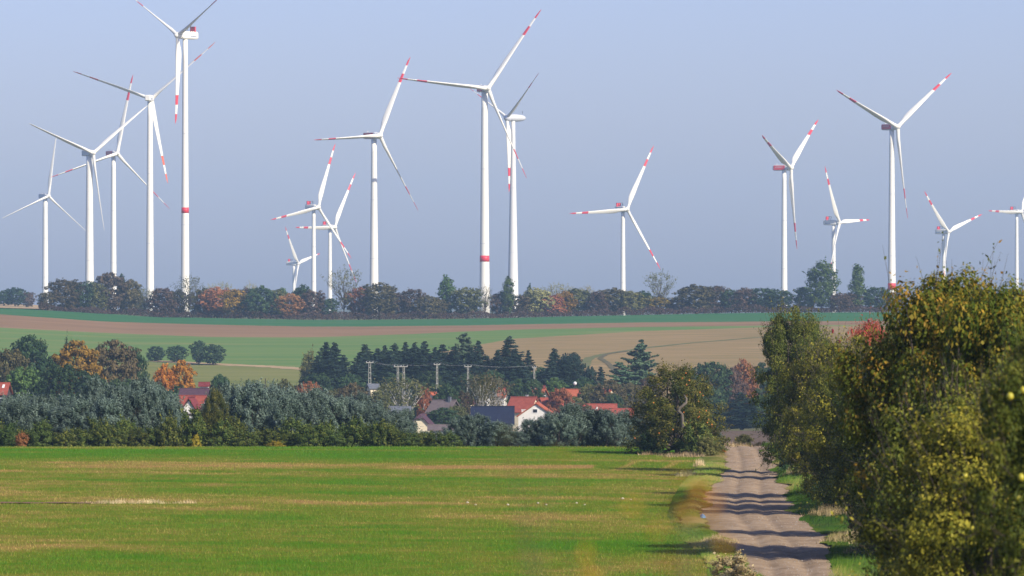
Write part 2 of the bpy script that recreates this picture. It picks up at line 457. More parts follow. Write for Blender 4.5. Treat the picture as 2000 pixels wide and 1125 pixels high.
# ------------------------------------------------------------------ near ground: track, verges, crop field
TD = [20, 60, 100, 150, 200, 262, 290, 318, 345, 372, 400, 430, 465, 500, 540]
TC = [1.0, 3.0, 5.2, 8.0, 10.3, 12.3, 12.8, 13.1, 13.9, 15.0, 16.3, 17.6, 18.7, 19.6, 20.3]
TL = [1.5, 1.5, 1.5, 1.5, 1.5, 1.6, 2.5, 2.7, 2.5, 2.3, 2.0, 1.8, 1.65, 1.6, 1.6]
TR = [1.5, 1.5, 1.5, 1.5, 1.5, 1.6, 2.6, 2.3, 2.4, 2.4, 1.7, 1.6, 1.65, 1.6, 1.6]
def tr_c(d): return np.interp(d, TD, TC)
def tr_l(d): return tr_c(d) - np.interp(d, TD, TL)
def tr_r(d): return tr_c(d) + np.interp(d, TD, TR)
def track_relief(x, d):
    u = (x - tr_c(d))
    ruts = -0.08*np.exp(-((u+0.75)/0.30)**2) - 0.08*np.exp(-((u-0.75)/0.30)**2)
    roll = 0.12*(fbm(d*0.03, d*0+3.3, 5, 3)-0.5) + 0.13*(fbm(x*0.7, d*0.10, 9, 4)-0.5)
    return ruts + roll
M['track'] = noise_mat('track_dirt', [(0.21, 0.15, 0.095), (0.30, 0.218, 0.14), (0.38, 0.285, 0.19)], 0.9, 1.0, (1.2, 0.5, 1), 0.5, 10, dist=0.03, spec=0.0)
grid_sheet('dirt_track', lambda d: (tr_l(d)-0.5, tr_r(d)+0.5), np.arange(20, 541, 0.8), 40, M['track'], 0.03, relief=track_relief)

def edge_wob(d, s): return (0.7*(fbm(d*0.11, d*0+s, 21+int(s), 5)-0.5) + 0.35*(fbm(d*0.6, d*0+s, 25+int(s), 3)-0.5))*2
def left_bank(x, d):
    g = tr_l(d) - x                     # metres left of the track edge
    amp = 0.12*sstep(265, 285, d)*(1-sstep(350, 380, d)) + 0.04
    return amp*np.exp(-((g-0.7)/0.6)**2) + 0.03*sstep(0, 0.4, g)*(1-sstep(2.2, 3.4, g)) + 0.10*(fbm(x*0.6, d*0.25, 31, 3)-0.5)*(1-sstep(0.8, 1.7, g))
def right_bank(x, d):
    g = x - tr_r(d)
    return 0.10*sstep(-0.1, 0.6, g) + 0.30*sstep(1.5, 5, g) + 0.18*(fbm(x*0.4, d*0.2, 41, 3)-0.5)
def verge_tint(x, d):
    return np.clip(0.42 + 1.5*(fbm(x*0.30, d*0.10, 51, 4)-0.5), 0, 1)
M['verge'] = patch_mat('verge_grass', (0.06, 0.13, 0.014), (0.14, 0.155, 0.030), (0.32, 0.24, 0.10), 4.0)
LV = 1.7
grid_sheet('left_verge', lambda d: (tr_l(d)-LV-edge_wob(d, 2.0)*0.8, tr_l(d)+0.05+edge_wob(d, 1.0)), np.arange(20, 530, 0.8), 26, M['verge'], 0.03,
           verge_tint, relief=left_bank)
grid_sheet('right_verge', lambda d: (tr_r(d)-0.05+edge_wob(d, 5.0), tr_r(d)+22), np.arange(20, 530, 0.8), 50, M['verge'], 0.03, verge_tint, relief=right_bank)

def crop_tint(x, d):
    xs = x + 0.10*d
    t = 0.465 + 1.1*(fbm(xs*0.06, d*0.05, 61, 5)-0.5) + 0.62*(fbm(xs*0.02, d*0.16 + x*0.06, 71, 4)-0.5) + 0.5*(fbm(xs*0.5, d*0.35, 75, 3)-0.5) + 0.12*sstep(-5, -40, x)
    t += 0.25*sstep(300, 262, d)*(fbm(x*0.1, d*0.08, 77, 3)-0.62)
    t -= 0.34*sstep(436, 452, d)                                             # lush headland along the far edge
    band = np.exp(-((d - 417 - (x+3)*0.15)/6.0)**4)*sstep(-15, -5, x)*(1-sstep(5.7, 6.1, x))
    t = np.maximum(t, band*(0.9+0.25*fbm(x*0.8, d*0.3, 79, 2)))
    band2 = np.exp(-((d - 430 + (x+25)*0.3)/3.0)**2)*sstep(-36, -28, x)*(1-sstep(-24, -18, x))
    t = np.maximum(t, band2*0.85)
    # two wheel tracks curving off at the right
    for off in (0.0, 3.1):
        xc = 8.9 + off - (430-d)*0.055 - ((430-d)/22.0)**2*0.6
        w = np.exp(-((x-xc)/0.45)**2)*sstep(402, 410, d)*(1-sstep(432, 440, d))
        t = np.maximum(t, w*0.8)
    return np.clip(t, 0, 1)
M['crop'] = patch_mat('crop_field', (0.066, 0.150, 0.009), (0.140, 0.155, 0.019), (0.29, 0.175, 0.06), 2.5)
def fl_x1(d): return tr_l(d) - LV + 0.3
def crop_relief(x, d): return 0.05*(fbm(x*0.2, d*0.2, 81, 3)-0.5)
FD0, FD1 = 215.0, 486.0
grid_sheet('crop_field', lambda d: (-75.0, fl_x1(d)), np.arange(FD0, FD1, 0.7), 240, M['crop'], 0.0, crop_tint, relief=crop_relief)
# the strip of bare furrow at the left
fur = grid_sheet('bare_furrow', lambda d: (-33.5, -24.4), np.linspace(339.4, 341.2, 8), 60, M['soil'], 0.045,
                 relief=lambda x, d: 0.10*(fbm(x*2, d*3, 91, 3)-0.5))

def blades(name, X, D, base, H, W, tint, mat, lean=0.35, seed=1):
    """single tapering blades, one triangle each"""
    r = np.random.default_rng(seed)
    n = len(X)
    a = r.uniform(0, 2*np.pi, n)
    dx, dy = np.cos(a)*W*0.5, np.sin(a)*W*0.5
    la = r.uniform(0, 2*np.pi, n); ll = H*lean*r.random(n)
    V = np.zeros((n, 3, 3))
    V[:, 0] = np.stack([X-dx, D-dy, base], 1)
    V[:, 1] = np.stack([X+dx, D+dy, base], 1)
    V[:, 2] = np.stack([X+np.cos(la)*ll, D+np.sin(la)*ll, base+H], 1)
    T = np.arange(3*n).reshape(n, 3)
    return link(name, mesh_np(name, V.reshape(-1, 3), T=T, mat=mat, attrs={'tint': np.repeat(tint, 3)}))

r = np.random.default_rng(5)
n = 330000
D = r.uniform(FD0+30, FD1-0.5, n)
X = np.array([-0.0875, 0.0]) [0] * D - 2 + r.random(n)*(fl_x1(D) + 0.0875*D + 2)
t = crop_tint(X, D)
keep = r.random(n) < (1.0 - 0.45*t - 0.4*sstep(0.8, 0.95, t))
X, D, t = X[keep], D[keep], t[keep]
tt = np.clip(t*0.9 + r.normal(0, 0.14, len(t)), 0, 1)
g = blades('crop_seedlings', X, D, terrain(X, D)-0.02, r.uniform(0.05, 0.17, len(X)), r.uniform(0.015, 0.04, len(X)), tt, M['L_crop'], 0.6)
tag(g, 'short sprouting crop covering the wide near field', 'crop', kind='stuff')

def verge_blades(name, n, xf, d0, d1, h0, h1, relief, label, seed, dry=0.0, w=(0.012, 0.03)):
    r = np.random.default_rng(seed)
    D = r.uniform(d0, d1, n); u = r.random(n)
    x0, x1 = xf(D)
    X = x0 + (x1-x0)*u
    t = np.clip(verge_tint(X, D)*0.75 + dry + r.normal(0, 0.16, n), 0, 1)
    hh = (h0 + (h1-h0)*r.random(n)**2)*(0.5+1.0*fbm(X*0.5, D*0.3, 101, 3))
    o = blades(name, X, D, terrain(X, D)+relief(X, D)-0.01, hh, r.uniform(w[0], w[1], n), t, M['L_grass'], 0.5, seed)
    tag(o, label, 'grass', kind='stuff')
verge_blades('left_verge_grass', 60000, lambda d: (tr_l(d)-LV-0.3, tr_l(d)+edge_wob(d, 1.0)*0.8-0.02), 245, 500, 0.06, 0.22, left_bank,
             'mixed green and dry grass along the left side of the track', 3, 0.2)
verge_blades('right_verge_grass', 110000, lambda d: (tr_r(d)+edge_wob(d, 5.0)+0.08, tr_r(d)+8), 225, 500, 0.10, 0.42, right_bank,
             'rough green and dry grass between track and fruit trees', 4, 0.02)

# ------------------------------------------------------------------ foliage builders
def unit(v): return v/(np.linalg.norm(v, axis=1, keepdims=True)+1e-9)

def leaf_cards(P, N, L, W, rng, axis=None):
    """one rhombic leaf per point: centre, facing, length, width; axis biases the leaf's long direction"""
    n = len(P)
    a = rng.normal(size=(n, 3)) if axis is None else axis + rng.normal(size=(n, 3))*0.35
    u = a - N*np.sum(a*N, 1, keepdims=True); u = unit(u)
    v = np.cross(N, u)
    L = np.broadcast_to(L, (n,))[:, None]; W = np.broadcast_to(W, (n,))[:, None]
    V = np.zeros((n, 4, 3))
    V[:, 0] = P - u*L*0.5; V[:, 1] = P + v*W*0.5 - u*L*0.08; V[:, 2] = P + u*L*0.5; V[:, 3] = P - v*W*0.5 - u*L*0.08
    return V.reshape(-1, 3), np.arange(4*n).reshape(n, 4)

def clumps(rng, centers, radii, per, squash=0.8, out_c=None, outw=0.8, shell=0.55):
    """leaf points gathered in clumps; returns points, facings, tint"""
    m = len(centers)
    idx = np.repeat(np.arange(m), per)
    k = len(idx)
    dirs = unit(rng.normal(size=(k, 3)))
    rad = radii[idx][:, None]*(shell + (1-shell)*rng.random((k, 1)))*np.where(rng.random((k, 1)) < 0.18, 1.25, 1.0)
    off = dirs*rad; off[:, 2] *= squash
    P = centers[idx] + off
    N = dirs*outw*1.25 + rng.normal(size=(k, 3))*0.42
    if out_c is not None: N = N + unit(P - out_c)*0.45
    N[:, 2] += 0.25
    ct = rng.random(m)
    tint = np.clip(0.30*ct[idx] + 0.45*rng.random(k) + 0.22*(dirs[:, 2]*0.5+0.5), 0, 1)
    return P, unit(N), tint

def limb(mb, a, b, r0, r1, rng, n=5, bend=0.12, seg=4):
    a, b = np.array(a, float), np.array(b, float)
    L = np.linalg.norm(b-a)
    pts, rad = [], []
    off = rng.normal(size=3)*bend*L
    for i in range(seg+1):
        t = i/seg
        p = a + (b-a)*t + off*math.sin(math.pi*t)*0.6 + np.array([0, 0, -0.08*L*math.sin(math.pi*t)]) + rng.normal(size=3)*0.012*L*(0 < i < seg)
        pts.append(tuple(p)); rad.append(r0 + (r1-r0)*t)
    mb.tube(pts, rad, n)
    return pts

def tree_meshes(name, seed, H, R, z0, profile, nclump, per, clump_r, L, W, trunk_r, nlimb, squash=0.8, lump=0.25, rmin=0.35, lean=0.0, twigs=0, outw=0.8, shoots=False):
    """deciduous tree: trunk with limbs (one mesh) and crown of leaf clumps (one mesh)"""
    rng = np.random.default_rng(seed)
    t = rng.random(nclump*3)
    w = np.array([profile(x) for x in t]); w = w/w.max()
    t = t[rng.random(len(t)) < w**1.2 + 0.05][:nclump]
    m = len(t)
    # even out the directions round the axis, and keep the outline lumpy
    ang = (np.arange(m)*2.39996 + rng.normal(0, 0.5, m)) % (2*np.pi)
    lob = 1 + lump*np.sin(ang*2 + seed) * np.cos(t*5 + seed*1.7) + lump*0.8*rng.normal(size=m)*0.6
    pr = np.array([profile(x) for x in t])
    rr = R*pr*np.clip(lob, 0.4, 1.5)*np.sqrt(rmin**2 + (1-rmin**2)*rng.random(m))
    z = z0 + (H - z0)*t
    C = np.stack([rr*np.cos(ang) + lean*z, rr*np.sin(ang), z - clump_r*0.5*(t > 0.85)], 1)
    radii = clump_r*rng.uniform(0.6, 1.25, m)
    oc = np.array([lean*(z0+H)/2, 0, z0 + (H-z0)*0.42])
    P, N, tint = clumps(rng, C, radii, per, squash, oc, outw)
    # stray leaves and shoots breaking the outline
    if twigs:
        k = rng.integers(0, m, twigs); dirs = unit(unit(C[k]-oc) + rng.normal(size=(twigs, 3))*0.35 + np.array([0, 0, 0.25]))
        s = rng.random((twigs, 7))
        tp = (C[k][:, None, :] + dirs[:, None, :]*(radii[k][:, None]*0.7 + s*clump_r*1.7)[:, :, None]).reshape(-1, 3)
        tp = tp + rng.normal(size=tp.shape)*clump_r*0.07
        tn = unit(rng.normal(size=tp.shape) + np.array([0, 0, 0.3]))
        P = np.concatenate([P, tp]); N = np.concatenate([N, tn]); tint = np.concatenate([tint, np.clip(0.3+0.6*rng.random(len(tp)), 0, 1)])
    shoot_lines = []
    if twigs and shoots:
        for q in range(twigs): shoot_lines.append((C[k[q]], C[k[q]] + dirs[q]*(radii[k[q]]*0.7 + clump_r*1.65)))
    ln = L*np.clip(np.exp(rng.normal(0, 0.32, len(P))), 0.45, 1.9)
    V, Q = leaf_cards(P, N, ln, ln*W/L*rng.uniform(0.7, 1.2, len(P)), rng)
    crown = mesh_np(name+'_crown', V, Q, attrs={'tint': np.repeat(tint, 4)})
    mb = MB()
    top = np.array([lean*H*0.7, 0, z0 + (H-z0)*0.72])
    limb(mb, (0, 0, -0.3), top, trunk_r, trunk_r*0.25, rng, 7, 0.04, 7)
    order = np.argsort(-radii)[:nlimb]
    for j in order:
        h = z0*0.75 + (min(C[j, 2], top[2]) - z0*0.75)*0.45*rng.random() + 0.1
        h = max(h, 0.15*H*0.5)
        limb(mb, (lean*h, 0, h), C[j], trunk_r*0.42, trunk_r*0.08, rng, 5, 0.10, 4)
    for p, q in shoot_lines: limb(mb, p, q, 0.014, 0.004, rng, 3, 0.06, 2)
    trunk = mb.mesh(name+'_trunk', None, True)
    return trunk, crown, H, R, (C, radii)

round_p = lambda t: max(0.02, (1-abs(2*t-0.86)**2.3/1.9 if t < 0.43 else math.sqrt(max(0.0, 1-((t-0.43)/0.57)**2))))
egg_p = lambda t: max(0.05, math.sin(math.pi*min(1, 0.16+0.84*t))**0.7)
bush_p = lambda t: max(0.05, math.sqrt(max(0, 1-t*t*0.96)))
col_p = lambda t: max(0.10, math.sin(math.pi*(0.12+0.86*t))**0.55)
dome_p = lambda t: max(0.05, (0.55+0.45*math.sin(math.pi*0.5*min(1, t/0.5))) if t < 0.5 else math.sqrt(max(0.0, 1-((t-0.5)/0.5)**2.2)))
spread_p = lambda t: max(0.05, 0.35+0.65*t if t < 0.6 else math.sqrt(max(0, 1-((t-0.6)/0.41)**2)))

KINDS = {}
def reg(kind, *vs): KINDS[kind] = list(vs)
# far trees (nominal 12 m)
reg('round', *[tree_meshes('tree_round%d' % i, 100+i, 12, 5.0, 0.9, dome_p, 230, 24, 0.85, 0.52, 0.42, 0.28, 14, twigs=0) for i in range(5)])
reg('dense', *[tree_meshes('tree_dense%d' % i, 120+i, 16, 6.5, 2.0, dome_p, 460, 32, 0.92, 0.46, 0.36, 0.36, 16, 0.62, twigs=0, lump=0.2) for i in range(4)])
reg('sparse', *[tree_meshes('tree_sparse%d' % i, 140+i, 16, 5.5, 3.5, spread_p, 170, 10, 0.85, 0.36, 0.22, 0.22, 46, twigs=70, lump=0.3) for i in range(3)])
reg('poplar', *[tree_meshes('poplar%d' % i, 160+i, 17, 1.9, 1.5, col_p, 110, 34, 0.85, 0.5, 0.4, 0.24, 10, 1.2, twigs=14) for i in range(2)])
reg('tall', *[tree_meshes('tree_tall%d' % i, 170+i, 18, 4.2, 2, egg_p, 170, 34, 1.05, 0.5, 0.4, 0.30, 12, 1.0, twigs=20) for i in range(2)])
reg('birch', *[tree_meshes('birch%d' % i, 180+i, 15, 4.2, 4.0, spread_p, 150, 15, 0.95, 0.40, 0.26, 0.24, 44, 1.3, twigs=40) for i in range(2)])
# bushes at the field edge (nominal 3 m)
reg('shrub', *[tree_meshes('shrub%d' % i, 200+i, 3.0, 1.5, 0.1, bush_p, 80, 70, 0.34, 0.16, 0.10, 0.05, 12, 1.1, twigs=60, lump=0.3) for i in range(4)])

def willow_meshes(name, seed, H=5.0, R=1.5):
    """grey willow bush: rounded sprays of narrow silvery leaves that all point up and outward"""
    rng = np.random.default_rng(seed)
    mb = MB()
    m = 130
    t = rng.random(m)**0.8
    ang = np.arange(m)*2.39996 + rng.normal(0, 0.5, m)
    pr = np.sqrt(np.clip(1 - (np.abs(t-0.38)/0.64)**2.2, 0.02, 1))
    lob = 1 + 0.28*np.sin(ang*3+seed)*np.cos(t*6+seed) + 0.16*rng.normal(size=m)
    rr = R*pr*np.clip(lob, 0.5, 1.5)*np.sqrt(0.15 + 0.85*rng.random(m))
    C = np.stack([rr*np.cos(ang), rr*np.sin(ang), 0.25 + (H-0.55)*t], 1)
    rad = rng.uniform(0.20, 0.42, m)
    per = 105
    idx = np.repeat(np.arange(m), per)
    dirs = unit(rng.normal(size=(len(idx), 3)))
    off = dirs*(rad[idx]*(0.35+0.65*rng.random(len(idx))))[:, None]; off[:, 2] *= 2.0
    P = C[idx] + off
    out = unit(np.stack([P[:, 0], P[:, 1], (P[:, 2]-H*0.35)*0.7], 1))
    N = unit(dirs*0.9 + out*0.5 + rng.normal(size=P.shape)*0.4)
    A = unit(out*0.7 + np.array([0, 0, 0.9]) + dirs*0.5)
    ct = rng.random(m)
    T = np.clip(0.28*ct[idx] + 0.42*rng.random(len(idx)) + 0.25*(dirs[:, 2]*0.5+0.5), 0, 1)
    # thin shoots sticking out of the top
    k = 26
    for q in range(k):
        j = rng.integers(0, m); d_ = unit((C[j]*np.array([0.5, 0.5, 0]) + np.array([0, 0, 1.2]) + rng.normal(size=3)*0.2)[None])[0]
        L_ = rng.uniform(0.4, 0.9); s_ = rng.random(14)
        p = C[j] + d_*(rad[j]*0.8 + s_*L_)[:, None] + rng.normal(size=(14, 3))*0.05
        P = np.concatenate([P, p]); N = np.concatenate([N, unit(rng.normal(size=(14, 3)))]); A = np.concatenate([A, np.repeat(d_[None], 14, 0)]); T = np.concatenate([T, 0.4+0.5*rng.random(14)])
    for j in range(0, m, 4):
        limb(mb, (C[j, 0]*0.15, C[j, 1]*0.15, 0), C[j], 0.03, 0.008, rng, 4, 0.08, 3)
    ln = 0.19*rng.uniform(0.6, 1.4, len(P))
    V, Q = leaf_cards(P, N, ln, ln*0.34, rng, A)
    return mb.mesh(name+'_trunk', None, True), mesh_np(name+'_crown', V, Q, attrs={'tint': np.repeat(T, 4)}), H, R, None
reg('willow', *[willow_meshes('willow%d' % i, 300+i) for i in range(5)])

def spruce_meshes(name, seed, H=20.0, R=4.0, pine=False):
    rng = np.random.default_rng(seed)
    mb = MB(); limb(mb, (0, 0, -0.3), (0, 0, H*0.97), 0.30, 0.03, rng, 6, 0.01, 6)
    Ps, Ns, Ti, Ax = [], [], [], []
    z = 1.2 if not pine else 4.0
    while z < H*0.985:
        t = z/H
        if pine: reach = R*max(0.12, math.sin(math.pi*min(1, (t-0.1)/0.92))**0.7)
        else: reach = R*min(1.0, (1-t)*1.75)**0.9 + 0.10
        nb = int(7 + 5*(1-t)) if not pine else 9
        a0 = rng.uniform(0, 6.28)
        for b in range(nb):
            a = a0 + 2*np.pi*b/nb + rng.normal(0, 0.22)
            ln = reach*rng.uniform(0.5, 1.18)*(1 + 0.18*math.sin(a*2+seed+z*0.8))
            k = max(6, int(ln*(24 if not pine else 20)))
            s = rng.random(k)**0.65
            droop = -0.20*ln*s + 0.16*ln*s**3 if not pine else 0.18*ln*s
            zj = rng.normal(0, 0.55 if pine else 0.16)
            p = np.stack([np.cos(a)*ln*s, np.sin(a)*ln*s, z+zj+droop], 1)
            side = (1.02-s)[:, None]*0.28*ln + 0.10
            lat = np.array([-np.sin(a), np.cos(a), 0])*rng.normal(size=(k, 1))*side
            p = p + lat + np.stack([np.zeros(k), np.zeros(k), -0.22*rng.random(k)*(1.3-s)], 1)
            Ps.append(p)
            Ns.append(unit(np.stack([np.cos(a)*0.5+rng.normal(0, .5, k), np.sin(a)*0.5+rng.normal(0, .5, k), 0.8+rng.normal(0, .4, k)], 1)))
            Ax.append(unit(np.stack([np.full(k, np.cos(a)), np.full(k, np.sin(a)), np.full(k, -0.2 if not pine else 0.4)], 1)))
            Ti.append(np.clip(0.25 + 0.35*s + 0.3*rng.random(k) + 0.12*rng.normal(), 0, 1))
            if pine or b % 3 == 0:
                limb(mb, (0, 0, z), (math.cos(a)*ln*0.8, math.sin(a)*ln*0.8, z+(0.12*ln if pine else -0.1*ln)), 0.06, 0.015, rng, 4, 0.03, 2)
        z += (0.50 if not pine else 0.95)*rng.uniform(0.8, 1.2)
    P, N, A, T = map(np.concatenate, (Ps, Ns, Ax, Ti))
    ll = (0.62 if not pine else 0.75)*rng.uniform(0.6, 1.3, len(P))
    V, Q = leaf_cards(P, N, ll, ll*(0.42 if not pine else 0.6), rng, A)
    return mb.mesh(name+'_trunk', None, True), mesh_np(name+'_crown', V, Q, attrs={'tint': np.repeat(T, 4)}), H, R, None
reg('spruce', *[spruce_meshes('spruce%d' % i, 400+i, R=4.0+0.9*((i*0.37) % 1)) for i in range(6)])
reg('pine', *[spruce_meshes('pine%d' % i, 420+i, H=18, R=4.6, pine=True) for i in range(2)])

# fruit trees beside the track (nominal 9 m), leaf by leaf
def orchard(i, **k):
    a = dict(H=9.0, R=3.0, z0=0.7, profile=dome_p, nclump=300, per=330, clump_r=0.62, L=0.105, W=0.066, trunk_r=0.20, nlimb=40, squash=0.85, twigs=420, lump=0.42, rmin=0.42)
    a.update(shoots=True); a.update(k)
    return tree_meshes('fruit_tree%d' % i, 500+i, **a)
reg('orchard', orchard(0, profile=egg_p), orchard(1), orchard(2, R=3.3), orchard(3, twigs=60, z0=3.0))
reg('appletree', tree_meshes('apple_tree0', 520, 7.0, 3.7, 0.30, bush_p, 330, 170, 0.52, 0.11, 0.07, 0.22, 30, 0.85, twigs=200, shoots=True, lump=0.24, rmin=0.35))

SLOT = {}
def plant(kind, px, d, top, width, mat, name, label, cat='tree', group=None, bark='bark', variant=None, base_row=None, sink=0.05, flip=None):
    """a plant standing at image column px, d metres away, its top at image row `top`, crown `width` pixels wide"""
    vs = KINDS[kind]
    v = vs[(SLOT.get(kind, 0)) % len(vs)] if variant is None else vs[variant % len(vs)]
    if variant is None: SLOT[kind] = SLOT.get(kind, 0) + 1
    trunk, crown, H, R, _ = v
    x = wx(px, d); zb = tz(x, d)
    h = wz(top, d) - zb
    sx = (width/2.0/F*d)/R*0.93
    o = empty(name, (x, d, zb - sink), float(RNG.uniform(0, 6.283)) if flip is None else flip)
    o.scale = (sx, sx, max(h, 0.3)/H)
    if kind in ('spruce', 'dense', 'round', 'pine'): o.rotation_euler = (float(RNG.normal(0, 0.02)), float(RNG.normal(0, 0.02)), o.rotation_euler.z)
    c = link('crown', crown, o); t = link('trunk', trunk, o)
    for ob, mm in ((c, M[mat]), (t, M[bark])):
        if not ob.data.materials: ob.data.materials.append(None)
        ob.material_slots[0].link = 'OBJECT'; ob.material_slots[0].material = mm
    tag(o, label, cat, group)
    return o

ORD = ['', 'first', 'second', 'third', 'fourth', 'fifth', 'sixth', 'seventh', 'eighth', 'ninth', 'tenth', 'eleventh', 'twelfth', 'thirteenth', 'fourteenth', 'fifteenth',
       'sixteenth', 'seventeenth', 'eighteenth', 'nineteenth']
TENS = {2: 'twenty', 3: 'thirty', 4: 'forty', 5: 'fifty', 6: 'sixty', 7: 'seventy', 8: 'eighty', 9: 'ninety', 10: 'hundred'}
TENSO = {2: 'twentieth', 3: 'thirtieth', 4: 'fortieth', 5: 'fiftieth', 6: 'sixtieth', 7: 'seventieth', 8: 'eightieth', 9: 'ninetieth', 10: 'hundredth'}
def ordw(n):
    if n < 20: return ORD[n]
    return TENSO[n//10] if n % 10 == 0 else TENS[n//10] + '-' + ORD[n % 10]

COLW = {'L_dark': 'dark green', 'L_green': 'green', 'L_olive': 'olive', 'L_brown': 'brown-green', 'L_purple': 'purplish brown', 'L_rust': 'rust-coloured',
        'L_orange': 'bright orange', 'L_yellow': 'ochre yellow', 'L_pale': 'pale yellow-green', 'L_spruce': 'dark', 'L_pine': 'green', 'L_red': 'red'}

# ------------------------------------------------------------------ wind turbines
def airfoil(chord, thick, circ, n=16):
    """closed section in the (x, y) plane; circ=1 gives the round root"""
    pts = []
    for k in range(n):
        a = 2*math.pi*k/n
        ca, sa = math.cos(a), math.sin(a)
        xr, yr = ca*0.5*thick, sa*0.5*thick
        s = (ca+1)/2                                   # 1 at trailing edge
        xf = (s-0.30)*chord
        yf = (1 if sa >= 0 else -0.55)*abs(sa)**0.8*thick*0.62*(1-s)**0.35*1.25
        pts.append((xr*circ + xf*(1-circ), yr*circ + yf*(1-circ)))
    return pts

def blade_mesh(R, s0, s1, pitch, fat=0.86, n=9):
    """part of a blade between span fractions s0 and s1; span along z, rotor axis along -y"""
    st = np.linspace(s0, s1, max(3, int(n*(s1-s0)*3)))
    mb = MB(); vs = []; fs = []
    K = 16
    for s in st:
        circ = float(1 - sstep(0.03, 0.17, s))
        chord = R*fat*float(np.interp(s, [0, .05, .12, .20, .30, .5, .7, .86, .95, .985, 1.0], [.048, .050, .068, .084, .078, .056, .040, .029, .022, .013, .003]))
        thick = R*float(np.interp(s, [0, .05, .12, .20, .4, .7, 1.0], [.045, .043, .037, .029, .018, .0105, .004]))
        tw = math.radians(float(np.interp(s, [0, .2, .5, 1.0], [20, 13, 5, 0])) + pitch)
        bend = -R*0.022*s*s
        ct, sn = math.cos(tw), math.sin(tw)
        for (x, y) in airfoil(chord, thick, circ, K):
            vs.append((-(x*ct - y*sn), x*sn + y*ct + bend, s*R))
    m = len(st)
    for i in range(m-1):
        for k in range(K):
            fs.append((i*K+k, (i+1)*K+k, (i+1)*K+(k+1) % K, i*K+(k+1) % K))
    mb.add(vs, fs)
    return mb

